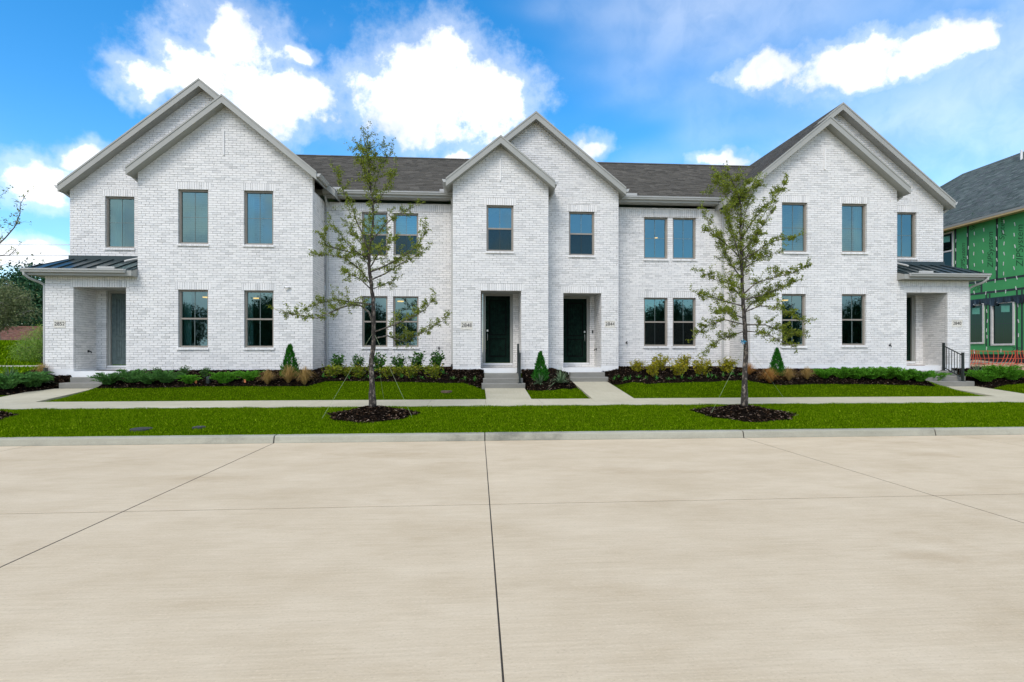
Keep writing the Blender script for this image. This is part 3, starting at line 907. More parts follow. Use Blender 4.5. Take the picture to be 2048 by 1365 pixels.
def porch_roof(H, xo, xi, sg, zt):
    """standing seam lean-to over an end porch: xo outer end, xi against the gable, sg -1 left / +1 right"""
    ye = YA - 0.33; ze = zt - 0.53
    xe = xo + sg * 0.42                      # eave end outside the wall
    hx = xo + sg * 0.05
    # roof sheet: front slope and hipped end
    m = MB()
    A, B = (xe, ye, ze), (xi, ye, ze)
    C, D = (xi, YW, zt), (hx, YW, zt)
    E = (xe, YW + 0.6, ze)
    m.prism([A, B, C, D] if sg < 0 else [B, A, D, C], (0, 0, -0.03))
    m.tri(A, D, E)
    r = m.build('porch_roof', MAT['metal_roof'], H.root)
    n = 7
    for i in range(n + 1):
        f = (i + 0.35) / (n + 0.6)
        xb = xe + (xi - xe) * f
        xt = max(min(xb, max(hx, xi)), min(hx, xi))
        tt = 1.0
        if (xb - hx) * sg > 0:               # seam that ends on the hip
            tt = (xe - xb) / (xe - hx)
        p0 = Vector((xb, ye, ze)); p1 = Vector((xb, ye + (YW - ye) * tt, ze + (zt - ze) * tt))
        if (p1 - p0).length < 0.1: continue
        MB().prism([p0 + Vector((-0.014, 0, 0)), p0 + Vector((0.014, 0, 0)), p0 + Vector((0.014, 0, 0.042)), p0 + Vector((-0.014, 0, 0.042))], p1 - p0).build('seam', MAT['metal_roof'], r)
    MB().tube([A, D], 0.022, 6).build('hip_cap', MAT['metal_roof'], r)
    MB().box(min(xo, xi), max(xo, xi), YW - 0.06, YW - 0.002, zt - 0.02, zt + 0.13).build('wall_flashing', MAT['metal_roof'], r)
    # gutter, fascia, soffit
    gx = (xe, xi + sg * 0.16)
    H.gutter_x(min(gx), max(gx), ye - 0.02, ze + 0.0, 'porch_gutter', False)
    m = MB(); x0, x1 = min(xe - sg * 0.03, xi), max(xe - sg * 0.03, xi)
    m.box(x0, x1, ye + 0.0, ye + 0.03, ze - 0.20, ze - 0.03)
    m.box(x0, x1, ye + 0.03, YA - 0.002, ze - 0.195, ze - 0.17)
    m.prism([(xi - 0.012, ye + 0.03, ze - 0.2), (xi - 0.012, YA - 0.003, ze - 0.2), (xi - 0.012, YA - 0.003, ze + 0.06), (xi - 0.012, ye + 0.03, ze - 0.03)], (0.024, 0, 0))
    xs0, xs1 = sorted((xe - sg * 0.03, xo + sg * 0.003))
    m.box(xs0, xs1, YA - 0.002, YW + 0.6, ze - 0.195, ze - 0.03)
    m.build('porch_soffit', MAT['trim_paint'], H.root)
    MB().box(min(xi + sg * 0.45, xi + sg * 0.98), max(xi + sg * 0.45, xi + sg * 0.98), ye - 0.12, ye - 0.10, ze - 0.005, ze + 0.075).build('splash_guard', MAT['gutter_metal'], r)
    p = Vector((xi + sg * 0.02, YA + 0.10, zt - 0.10))
    MB().tube([p, p + Vector((sg * 0.30, -0.12, -0.10)), p + Vector((sg * 0.36, -0.14, -0.13))], 0.036, 8).build('leader_pipe', MAT['gutter_metal'], r)
    xd = xo + sg * 0.055
    H.downspout([(xo + sg * 0.36, ye - 0.06, ze - 0.08), (xo + sg * 0.35, ye - 0.05, ze - 0.19), (xo + sg * 0.28, ye + 0.08, ze - 0.30), (xo + sg * 0.14, YA + 0.0, ze - 0.40), (xd, YA + 0.06, ze - 0.48), (xd, YA + 0.06, ze - 0.62), (xd, YA + 0.06, 0.85)], 0.042)
porch_roof(H1, XL, XA0, -1, px(205, 520, YW).z)

# ---------- 2848
H2 = House((-1.5, 19.0, 0.9), 'white brick house, number 2848, recessed wall on its left and dark green door')
XB0, XB1, APX_B, ZB = -0.67, 2.61, 0.95, 8.96
zb = 1.17
b1 = rect(973, 411, 1027, 502.5, YA)
bo = (0.28, 1.67, 1.094, px(1000, 582, YA).z)
H2.front(XB0, XB1, YA, zb, [(XB0, ZB - PITCH * (APX_B - XB0) - 0.13), (APX_B, ZB - 0.13), (XB1, ZB - PITCH * (XB1 - APX_B) - 0.13)], [b1, bo], [head(b1), (bo[0] - 0.09, bo[1] + 0.09, bo[3], bo[3] + 0.255)])
H2.window(b1, YA, 'hung', screen=True)
H2.side(XB1, YA + 0.012, YC, zb, 7.4, 1); H2.side(XB0, YA + 0.012, YR, zb, 7.4, -1)
ra, rb = rect(723.5, 425, 775, 512, YR), rect(787, 427, 836.6, 511.5, YR)
rc, rd = rect(724, 593, 775, 694, YR), rect(786, 593, 837, 694, YR)
ztR = 7.10
H2.front(XA1, XB0, YR, zb, [(XA1, ztR), (XB0, ztR)], [ra, rb, rc, rd], [(rc[0] - 0.09, rd[1] + 0.09, rc[3], rc[3] + 0.255)], soldier=(6.80, 7.06))
for w in (ra, rb): H2.window(w, YR, 'hung', screen=True)
for w in (rc, rd): H2.window(w, YR, 'hung')
YBD = 20.05
H2.side(bo[0], YA + 0.12, YBD, 1.10, bo[3] + 0.1, 1); H2.side(bo[1], YA + 0.12, YBD, 1.10, bo[3] + 0.1, -1)
d2 = (0.47, 1.37, 1.285, 3.70)
H2.front(bo[0] - 0.1, bo[1] + 0.1, YBD, 1.10, [(bo[0] - 0.1, bo[3] + 0.1), (bo[1] + 0.1, bo[3] + 0.1)], [(d2[0] - 0.1, d2[1] + 0.1, 1.18, d2[3] + 0.14)])
H2.door(d2, YBD + 0.03, MAT['dark_green_door'], True)
MB().box(bo[0], bo[1], YA + 0.1, YBD, bo[3] + 0.012, bo[3] + 0.06).build('porch_ceiling', MAT['trim_paint'], H2.root)
H2.slab(bo[0] - 0.04, bo[1] + 0.04, YA - 0.02, YBD + 0.2, 1.094, 0.6)
H2.foundation(XB0 + 0.004, bo[0], YA + 0.004, YC + 2, zb - 0.004); H2.foundation(bo[1], XB1 - 0.004, YA + 0.004, YC - 0.02, zb - 0.004)
H2.foundation(XA1 + 0.01, XB0 - 0.004, YR + 0.004, YR + 3, zb - 0.004)
H2.slope(-0.89, ZB - PITCH * (APX_B + 0.89), APX_B, ZB, YA - 0.3, YC - 0.3); H2.slope(2.79, ZB - PITCH * (2.79 - APX_B), APX_B, ZB, YA - 0.3, YC + 0.0)
H2.rake(-0.89, ZB - PITCH * (APX_B + 0.89), APX_B, ZB, YA - 0.3); H2.rake(2.79, ZB - PITCH * (2.79 - APX_B), APX_B, ZB, YA - 0.3)
H2.gutter_y(-0.895, -1, YA - 0.3, 20.2, 7.46); H2.gutter_y(2.795, 1, YA - 0.3, YC - 0.005, 7.46)
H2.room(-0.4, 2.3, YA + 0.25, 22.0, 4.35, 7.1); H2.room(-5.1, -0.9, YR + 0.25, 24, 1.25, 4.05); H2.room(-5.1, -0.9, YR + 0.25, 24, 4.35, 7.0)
H2.downspout([(2.86, YA + 0.45, 7.38), (2.86, YA + 0.5, 7.30), (2.76, YA + 0.68, 7.14), (2.68, YC - 0.06, 7.05), (2.67, YC - 0.06, 6.9), (2.67, YC - 0.06, 1.1)])
H2.downspout([(-5.24, YR - 0.34, 7.28), (-5.24, YR - 0.30, 7.18), (-5.24, YR - 0.12, 6.98), (-5.24, YR - 0.06, 6.88), (-5.24, YR - 0.06, 1.0)])
H2.downspout([(-0.74, YR - 0.34, 7.28), (-0.74, YR - 0.3, 7.18), (-0.74, YR - 0.06, 6.92), (-0.74, YR - 0.06, 1.0)])
MB().box(0.925, 0.975, YA - 0.03, YA + 0.05, px(1000, 362, YA).z, px(1000, 318, YA).z).build('gable_vent_slot', MAT['white_brick'], H2.root)

YE, ZE, YRI, ZRI = YR - 0.36, 7.44, 23.0, 9.66      # main roof eave and ridge
def main_roof(H, x0, x1, g0, g1):
    m = MB()
    m.prism([(x0, YE, ZE - 0.20), (x0, YRI, ZRI - 0.2), (x0, 2 * YRI - YE, ZE - 0.2), (x0, 2 * YRI - YE, ZE - 0.012), (x0, YRI, ZRI - 0.012), (x0, YE, ZE - 0.012)], (x1 - x0, 0, 0))
    r = m.build('main_roof', MAT['trim_paint'], H.root)
    t = MB(); dy, dz = YRI - YE, ZRI - ZE; ln = math.hypot(dy, dz); n = int(ln / 0.14); ny, nz_ = -dz / ln, dy / ln
    for i in range(n):
        f0, f1 = i / n, min((i + 1.25) / n, 1.0)
        x = x0 - rnd.random() * 0.2
        while x < x1:
            w = rnd.uniform(0.12, 0.32); a, b = max(x, x0), min(x + w - 0.004, x1); x += w
            if b - a < 0.03: continue
            up = 0.012 + (0.007 if rnd.random() < 0.45 else 0.0)
            p0 = (YE + dy * f0 + ny * up, ZE + dz * f0 + nz_ * up); p1 = (YE + dy * f1 + ny * 0.002, ZE + dz * f1 + nz_ * 0.002); q0 = (YE + dy * f0, ZE + dz * f0 - 0.008)
            t.quad((a, p0[0], p0[1]), (b, p0[0], p0[1]), (b, p1[0], p1[1]), (a, p1[0], p1[1]))
            t.quad((a, q0[0], q0[1]), (b, q0[0], q0[1]), (b, p0[0], p0[1]), (a, p0[0], p0[1]))
    t.build('shingles', MAT['shingle'], r, kind='stuff')
    c = MB(); x = x0
    while x < x1:
        c.prism([(x, YRI - 0.13, ZRI - 0.06), (x, YRI, ZRI + 0.025), (x, YRI + 0.13, ZRI - 0.06), (x, YRI, ZRI + 0.005)], (min(0.28, x1 - x), 0, 0)); x += 0.285
    c.build('ridge_cap', MAT['shingle'], r)
    H.gutter_x(g0, g1, YE - 0.01, ZE - 0.02)
    MB().box(g0, g1, YE + 0.03, YR - 0.001, ZE - 0.232, ZE - 0.204).build('soffit', MAT['trim_paint'], H.root)
main_roof(H2, -8.6, 2.55, XA1 + 0.02, XB0 - 0.02)
MB().box(-5.27, -4.62, YE - 0.13, YE - 0.11, ZE - 0.03, ZE + 0.07).build('splash_guard', MAT['gutter_metal'], H2.root)
MB().box(-1.18, -0.70, YE - 0.13, YE - 0.11, ZE - 0.03, ZE + 0.07).build('splash_guard', MAT['gutter_metal'], H2.root)

# ---------- 2844
H3 = House((5.6, 19.8, 0.9), 'white brick house, number 2844, recessed wall on its right and dark green door')
XC1, APX_C, ZC = 5.28, 2.24, 10.15
zb = 1.17
c1 = rect(1138, 424, 1189, 510.6, YC)
co = (3.26, 4.65, 1.09, px(1165, 587, YC).z)
H3.front(XB0 + 0.02, XC1, YC, zb, [(XB0, ZC - PITCH * (APX_C - XB0) - 0.13), (APX_C, ZC - 0.13), (XC1, ZC - PITCH * (XC1 - APX_C) - 0.13)], [c1, co, (XB0 + 0.1, XB1 - 0.05, 1.15, 6.6)], [head(c1), (co[0] - 0.09, co[1] + 0.09, co[3], co[3] + 0.255)])
H3.bricks = [b for b in H3.bricks if b[0] > XB1 - 0.1 or b[2] > 7.2]
H3.window(c1, YC, 'hung', screen=True)
XD0, XD1, XR = 9.80, 15.30, 18.05
qa, qb = rect(1288, 435, 1335.5, 517.5, YR), rect(1345.6, 435.5, 1392, 518, YR)
qc, qd = rect(1288, 596, 1335.5, 692.5, YR), rect(1345.6, 596, 1392, 692.5, YR)
H3.front(XC1, XD0, YR, 1.19, [(XC1, ztR), (XD0, ztR)], [qa, qb, qc, qd], [(qc[0] - 0.3, qd[1] + 0.09, qc[3], qc[3] + 0.255), (qa[0] - 0.09, qb[1] + 0.09, qa[3], 6.80)], soldier=(6.80, 7.06))
for w in (qa, qb): H3.window(w, YR)
for w in (qc, qd): H3.window(w, YR, 'hung', screen=True)
H3.side(XC1, YC + 0.012, YR, 1.19, 7.4, 1)
YCD = 20.85
H3.side(co[0], YC + 0.12, YCD, 1.10, co[3] + 0.1, 1); H3.side(co[1], YC + 0.12, YCD, 1.10, co[3] + 0.1, -1)
d3 = (3.47, 4.37, 1.28, 3.70)
H3.front(co[0] - 0.1, co[1] + 0.1, YCD, 1.10, [(co[0] - 0.1, co[3] + 0.1), (co[1] + 0.1, co[3] + 0.1)], [(d3[0] - 0.1, d3[1] + 0.1, 1.18, d3[3] + 0.14)])
H3.door(d3, YCD + 0.03, MAT['dark_green_door'], False)
MB().box(co[0], co[1], YC + 0.1, YCD, co[3] + 0.012, co[3] + 0.06).build('porch_ceiling', MAT['trim_paint'], H3.root)
H3.slab(co[0] - 0.04, co[1] + 0.04, YC - 0.02, YCD + 0.2, 1.09, 0.6)
H3.foundation(XB1 + 0.01, co[0], YC + 0.004, YC + 2, zb - 0.004); H3.foundation(co[1], XC1 - 0.004, YC + 0.004, YC + 2, zb - 0.004)
H3.foundation(XC1 + 0.01, XD0 - 0.004, YR + 0.004, YR + 3, 1.186)
H3.slope(-0.90, ZC - PITCH * (APX_C + 0.90), APX_C, ZC, YC - 0.3, 27); H3.slope(5.47, ZC - PITCH * (5.47 - APX_C), APX_C, ZC, YC - 0.3, 27)
H3.rake(0.55, ZC - PITCH * (APX_C - 0.55), APX_C, ZC, YC - 0.3); H3.rake(5.47, ZC - PITCH * (5.47 - APX_C), APX_C, ZC, YC - 0.3)
H3.gutter_y(5.475, 1, YC - 0.3, 20.3, 7.50)
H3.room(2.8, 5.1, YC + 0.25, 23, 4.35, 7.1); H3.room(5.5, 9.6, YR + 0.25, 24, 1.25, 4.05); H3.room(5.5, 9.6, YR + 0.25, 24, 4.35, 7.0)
main_roof(H3, 2.56, 13.2, XC1 + 0.02, XD0 - 0.02)
H3.downspout([(9.62, YR - 0.34, 7.28), (9.62, YR - 0.30, 7.18), (9.52, YR - 0.12, 6.98), (9.50, YR - 0.06, 6.88), (9.50, YR - 0.06, 1.0)])
H3.downspout([(5.36, YR - 0.34, 7.28), (5.36, YR - 0.3, 7.18), (5.36, YR - 0.06, 6.95), (5.36, YR - 0.06, 6.6)], 0.035)
MB().box(5.62, 6.05, YE - 0.13, YE - 0.11, ZE - 0.03, ZE + 0.07).build('splash_guard', MAT['gutter_metal'], H3.root)

# ---------- right end house, 2840
H4 = House((13.9, 19.0, 0.9), 'right end white brick house, number 2840, with handrail beside the porch steps')
APX_D, ZD, APX_E, ZEE = 12.55, 9.96, 13.79, 10.97
zb = 1.22
e1, e2 = rect(1564, 405.6, 1615, 503.8, YA), rect(1684, 408, 1734, 504.4, YA)
e3, e4 = rect(1564, 588.6, 1612, 692, YA), rect(1684, 589, 1732.6, 690.6, YA)
eo = (15.65, 17.22, 1.16, px(1855, 586, YA).z)
topD = [(XD0, ZD - PITCH * (APX_D - XD0) - 0.13), (APX_D, ZD - 0.13), (XD1, ZD - PITCH * (XD1 - APX_D) - 0.13), (XD1 + 0.001, 4.26), (XR, 4.26)]
H4.front(XD0, XR, YA, zb, topD, [e1, e2, e3, e4, eo], [head(e1), head(e2), head(e3), head(e4), (eo[0] - 0.1, eo[1] + 0.1, eo[3], eo[3] + 0.235), (XD1 - 0.05, XR, eo[3] + 0.235, 4.25)])
for w in (e1, e2): H4.window(w, YA)
for w in (e3, e4): H4.window(w, YA, 'hung')
H4.side(XD0, YA + 0.012, YR, zb, 7.10, -1); H4.side(XD1, YA + 0.012, YW, 4.4, 7.4, 1)
e5 = (rect(1700, 425, 1833, 515.6, YW)[1] - 0.99, *rect(1700, 425, 1833, 515.6, YW)[1:2], px(1814, 515.6, YW).z, px(1814, 425, YW).z)
H4.front(11.6, XR, YW, 4.40, [(11.6, ZEE - PITCH * (APX_E - 11.6) - 0.13), (APX_E, ZEE - 0.13), (XR, ZEE - PITCH * (XR - APX_E) - 0.13)], [e5], [head(e5)])
H4.window(e5, YW)
H4.side(eo[0], YA + 0.12, YW, 1.17, eo[3] + 0.1, 1); H4.side(eo[1], YA + 0.12, YW, 1.17, eo[3] + 0.1, -1)
d4 = (15.92, 16.84, 1.33, 3.76)
H4.front(eo[0] - 0.2, eo[1] + 0.2, YW, 1.17, [(eo[0] - 0.2, eo[3] + 0.1), (eo[1] + 0.2, eo[3] + 0.1)], [(d4[0] - 0.1, d4[1] + 0.1, 1.22, d4[3] + 0.14)])
H4.door(d4, YW + 0.04, MAT['dark_green_door'], True)
MB().box(eo[0], eo[1], YA + 0.1, YW, eo[3] + 0.012, eo[3] + 0.06).build('porch_ceiling', MAT['trim_paint'], H4.root)
H4.slab(eo[0] - 0.05, eo[1] + 0.05, YA - 0.02, YW + 0.2, 1.16, 0.6)
H4.foundation(XD0 + 0.004, eo[0], YA + 0.004, YR + 3, zb - 0.004); H4.foundation(eo[1], XR - 0.004, YA + 0.004, YR + 3, zb - 0.004)
H4.slope(9.56, ZD - PITCH * (APX_D - 9.56), APX_D, ZD, YA - 0.3, YW - 0.3); H4.slope(15.54, ZD - PITCH * (15.54 - APX_D), APX_D, ZD, YA - 0.3, YW)
H4.slope(9.22, ZEE - PITCH * (APX_E - 9.22), APX_E, ZEE, YW - 0.3, 32.0); H4.slope(18.24, ZEE - PITCH * (18.24 - APX_E), APX_E, ZEE, YW - 0.3, 32.0)
H4.rake(9.56, ZD - PITCH * (APX_D - 9.56), APX_D, ZD, YA - 0.3); H4.rake(15.54, ZD - PITCH * (15.54 - APX_D), APX_D, ZD, YA - 0.3)
H4.rake(12.80, ZEE - PITCH * (APX_E - 12.80), APX_E, ZEE, YW - 0.3); H4.rake(18.24, ZEE - PITCH * (18.24 - APX_E), APX_E, ZEE, YW - 0.3)
H4.gutter_y(9.555, -1, YA - 0.3, 20.2, 7.49); H4.gutter_y(15.545, 1, YA - 0.3, YW - 0.005, 7.48); H4.gutter_y(18.245, 1, YW - 0.3, 31, 7.36)
H4.downspout([(15.60, YA + 0.1, 7.38), (15.58, YA + 0.15, 7.30), (15.42, YA + 0.3, 7.14), (15.37, YA + 0.35, 7.05), (15.37, YA + 0.35, 4.7)])
H4.downspout([(18.30, YW - 0.1, 7.26), (18.27, YW + 0.0, 7.16), (18.12, YW + 0.1, 7.02), (18.09, YW + 0.12, 6.95), (18.09, YW + 0.12, 4.6)])
H4.room(10.0, 15.1, YA + 0.25, 22.9, 1.3, 4.1); H4.room(10.0, 15.1, YA + 0.25, 22.9, 4.4, 7.25); H4.room(15.5, 17.8, YW + 0.25, 23.5, 4.4, 7.1)
MB().box(12.53, 12.58, YA - 0.03, YA + 0.05, px(1652, 340, YA).z, px(1652, 296, YA).z).build('gable_vent_slot', MAT['white_brick'], H4.root)
porch_roof(H4, XR, XD1, 1, px(1855, 531, YW).z)

hide = [(-20, 20, 0, 1.5)]
for H in (H1, H2, H3, H4): H.finish(hide)
# ------------------------------------------------------------------ ground, road, kerb, walks
def axis(parts):
    out = []
    for a, b, st in parts:
        n = max(1, int(round((b - a) / st))); out += [a + (b - a) * i / n for i in range(n)]
    out.append(parts[-1][1]); return np.array(out)

def make_ground():
    xs = axis([(-600, -60, 60), (-60, -24, 2), (-24, 26, 0.25), (26, 60, 2), (60, 600, 60)])
    ys = axis([(-300, -4, 40), (-4, 10.2, 1.5), (10.2, 10.5, 0.06), (10.5, 21, 0.2), (21, 60, 1.5), (60, 900, 60)])
    X, Y = np.meshgrid(xs, ys)
    Z = ground(X, Y)
    Z = np.where(Y < -2.2, 0.12, Z)
    nx = len(xs); V = np.stack([X.ravel(), Y.ravel(), Z.ravel()], 1)
    i, j = np.meshgrid(np.arange(nx - 1), np.arange(len(ys) - 1))
    a = (j * nx + i).ravel()
    F = np.stack([a, a + 1, a + nx + 1, a + nx], 1)
    o = np_mesh('lawn', V, F, MAT['grass_ground'], kind='structure')
    o.data.polygons.foreach_set('use_smooth', [True] * len(F))
make_ground()

JX = [-16.4, -12.1, -7.84, -3.60, 0.23, 5.22, 9.66, 14.2, 18.6, 23.0]      # transverse joints of the road
JK = {-3.60: 0.003, 0.23: 0.010, 5.22: -0.019}                              # joints that run slightly askew
def make_road():
    base = MB(); base.box(-90, 90, -3.0, 10.31, -0.12, -0.0025)
    road = base.build('road', MAT['joint_filler'], kind='structure')
    rows = [(-2.9, 5.989), (6.005, 10.30)]
    xs = [-90, -60, -40, -28, -20.6] + JX + [27, 40, 60, 90]
    for (y0, y1) in rows:
        for xa, xb in zip(xs[:-1], xs[1:]):
            m = MB(); q = 0.002
            g0, g1 = (0.0055 if x == 0.23 else 0.008 for x in (xa, xb))
            ja, jb = JK.get(xa, 0.0), JK.get(xb, 0.0)
            c4 = [(xa + g0 + ja * (y0 - 10.3), y0), (xb - g1 + jb * (y0 - 10.3), y0), (xb - g1 + jb * (y1 - 10.3), y1), (xa + g0 + ja * (y1 - 10.3), y1)]
            ins = [(1, 1), (-1, 1), (-1, -1), (1, -1)]
            m.v += [(x, y, -0.10) for x, y in c4] + [(x, y, -q) for x, y in c4] + [(x + sx * q, y + sy * q * 0.4, 0) for (x, y), (sx, sy) in zip(c4, ins)]
            m.f += [(8, 9, 10, 11)] + [(k, (k + 1) % 4, 4 + (k + 1) % 4, 4 + k) for k in range(4)] + [(4 + k, 4 + (k + 1) % 4, 8 + (k + 1) % 4, 8 + k) for k in range(4)]
            m.build('concrete_slab', MAT['road_concrete'], road)
make_road()

def make_kerb():
    k = bpy.data.objects.new('kerb', None); COL.objects.link(k); k['kind'] = 'structure'
    xs = [-90, -50, -30, -19, -7.84 - 6, -3.60, 0.23, 5.22, 9.15, 14.2, 18.6, 30, 50, 90]
    pr = [(10.31, -0.1), (10.31, 0.01), (10.335, 0.105), (10.35, 0.122), (10.38, 0.13), (10.49, 0.133), (10.495, -0.1)]
    for a, b in zip(xs[:-1], xs[1:]):
        MB().prism([(a + 0.011, y, z) for y, z in pr], (b - a - 0.022, 0, 0)).build('kerb_stone', MAT['kerb_concrete'], k)
    MB().prism([(-90, y + 0.006 if y < 10.4 else y - 0.006, z - 0.008) for y, z in pr], (180, 0, 0)).build('kerb_joint', MAT['joint_filler'], k)
make_kerb()

def sloped_slab(m, x0, x1, y0, y1, z0, z1, t=0.12):
    m.prism([(x0, y0, z0), (x0, y1, z1), (x0, y1, z1 - t), (x0, y0, z0 - t)], (x1 - x0, 0, 0))
def make_walks():
    s = bpy.data.objects.new('sidewalk', None); COL.objects.link(s); s['kind'] = 'structure'
    x = -27.0
    while x < 30:
        m = MB(); sloped_slab(m, x + 0.004, x + 1.52 - 0.004, 14.22, 15.88, 0.275, 0.302)
        m.build('walk_slab', MAT['walk_concrete'], s); x += 1.52
    for (cx, hw, ys, zs) in WALKS:
        w = bpy.data.objects.new('front_path', None); COL.objects.link(w); w['kind'] = 'structure'
        n = 2 if ys < 18.5 else 3
        for i in range(n):
            ya, yb = 15.885 + (ys - 15.885) * i / n, 15.885 + (ys - 15.885) * (i + 1) / n
            za, zb_ = 0.302 + (zs - 0.302) * i / n, 0.302 + (zs - 0.302) * (i + 1) / n
            m = MB(); sloped_slab(m, cx - hw, cx + hw, ya + 0.004, yb - 0.004, za, zb_)
            m.build('walk_slab', MAT['walk_concrete'], w)
make_walks()

def steps(x0, x1, y, ztop, n, rise, label, widen=0.0):
    t = thing('porch_steps', ((x0 + x1) / 2, y, ztop - n * rise), label, 'steps', 'concrete porch steps')
    for i in range(n):
        z1 = ztop - rise * i
        ya = y - 0.30 * (i + 1)
        m = MB(); e = 0.05 * i + widen * i
        a, b = x0 - e, x1 + e
        m.prism([(a, ya + 0.012, z1 - rise - 0.1), (a, y, z1 - rise - 0.1), (a, y, z1), (a, ya + 0.018, z1), (a, ya, z1 - 0.018)], (b - a, 0, 0))
        m.build('step', MAT['step_concrete'], t)
    return t
steps(-12.80, -11.0, 18.88, 0.85, 2, 0.165, 'two concrete steps up to the haze-paled door of the left end house', 0.08)
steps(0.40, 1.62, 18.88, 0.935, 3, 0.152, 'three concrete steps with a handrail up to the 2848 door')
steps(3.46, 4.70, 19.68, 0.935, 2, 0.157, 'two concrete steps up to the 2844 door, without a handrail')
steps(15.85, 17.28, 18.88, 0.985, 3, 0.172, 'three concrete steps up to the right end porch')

# ------------------------------------------------------------------ mulch beds
BEDS = []
def bed(pts, back, name_z=0.0, bump_h=0.05):
    """pts: photo pixels along the front edge; back: function x -> y of the rear edge"""
    P = [on_ground(u, v) for u, v in pts]
    xs = np.array([p.x for p in P]); ys = np.array([p.y for p in P])
    o = np.argsort(xs); BEDS.append((xs[o], ys[o], back)); return BEDS[-1]
bed([(192, 778.5), (224, 778), (305, 777.5), (350, 777), (385, 775), (420, 774), (500, 774.5), (615, 774), (637, 768), (648, 764.5), (700, 764), (740, 764.4), (806, 765.6), (889, 768), (939, 771.4), (966, 775)],
    lambda x: np.interp(x, [-11.05, -11.0, -5.34, -5.33, -0.68, -0.67, 0.45], [18.92, 18.92, 18.92, 20.5, 20.5, 18.92, 18.92]))
bed([(1046, 776), (1056, 782), (1085, 783.5), (1110, 782), (1140, 780), (1152, 778)], lambda x: np.interp(x, [1.7, 2.61, 2.62, 3.5], [18.92, 18.92, 19.72, 19.72]))
bed([(1209, 766), (1232, 772.5), (1295, 770), (1332, 767.6), (1420, 765.4), (1463, 762.8), (1496, 762), (1521, 768), (1562, 771.7), (1624, 770), (1726, 770), (1829, 772), (1872, 774)],
    lambda x: np.interp(x, [4.6, 5.27, 5.28, 9.79, 9.8, 15.9], [19.72, 19.72, 20.5, 20.5, 18.92, 18.92]))
bed([(1937, 774), (1960, 777), (1986, 779), (1998, 775), (2031, 770), (2070, 768)], lambda x: np.interp(x, [17, 18.05, 18.06, 23], [18.92, 18.92, 19.8, 19.8]))
bed([(-60, 789), (-30, 791), (0, 792), (25, 792.5), (50, 789.5), (76, 786.5), (127, 777.5)], lambda x: np.interp(x, [-18, -13.9, -13.79, -12.7], [19.3, 19.3, 18.92, 18.92]))

def bed_front(b, x): return np.interp(x, b[0], b[1])
RINGS = [(-2.28, 12.83, 0.98), (6.36, 12.55, 1.10), (-11.15, 12.75, 1.0)]
def in_mulch(X, Y, pad=0.0):
    m = np.zeros(np.shape(X), bool)
    for b in BEDS:
        m |= (X > b[0][0] - pad) & (X < b[0][-1] + pad) & (Y > bed_front(b, X) - pad)
    for i, (cx, cy, r) in enumerate(RINGS):
        a = np.arctan2(Y - cy, X - cx); rr = r * (1 + 0.07 * np.sin(3 * a + i) + 0.05 * np.sin(7 * a + 2 * i))
        m |= np.hypot(X - cx, Y - cy) < rr + pad
    return m

def mulch_z(X, Y):
    z = ground(X, Y) + 0.015
    for b in BEDS:
        inside = (X > b[0][0] - 0.05) & (X < b[0][-1] + 0.05)
        z = z + np.where(inside, 0.075 * smooth(0, 0.35, Y - bed_front(b, X)), 0)
    for (cx, cy, r) in RINGS:
        z = z + 0.18 * (1 - smooth(0.05, 1.0, np.hypot(X - cx, Y - cy) / r))
    return z
def mz(x, y):
    z = gz(x, y) + 0.015
    for b in BEDS:
        if b[0][0] - 0.05 < x < b[0][-1] + 0.05: z += 0.075 * sm1(0, 0.35, y - float(np.interp(x, b[0], b[1])))
    for (cx, cy, r) in RINGS: z += 0.18 * (1 - sm1(0.05, 1.0, math.hypot(x - cx, y - cy) / r))
    return z

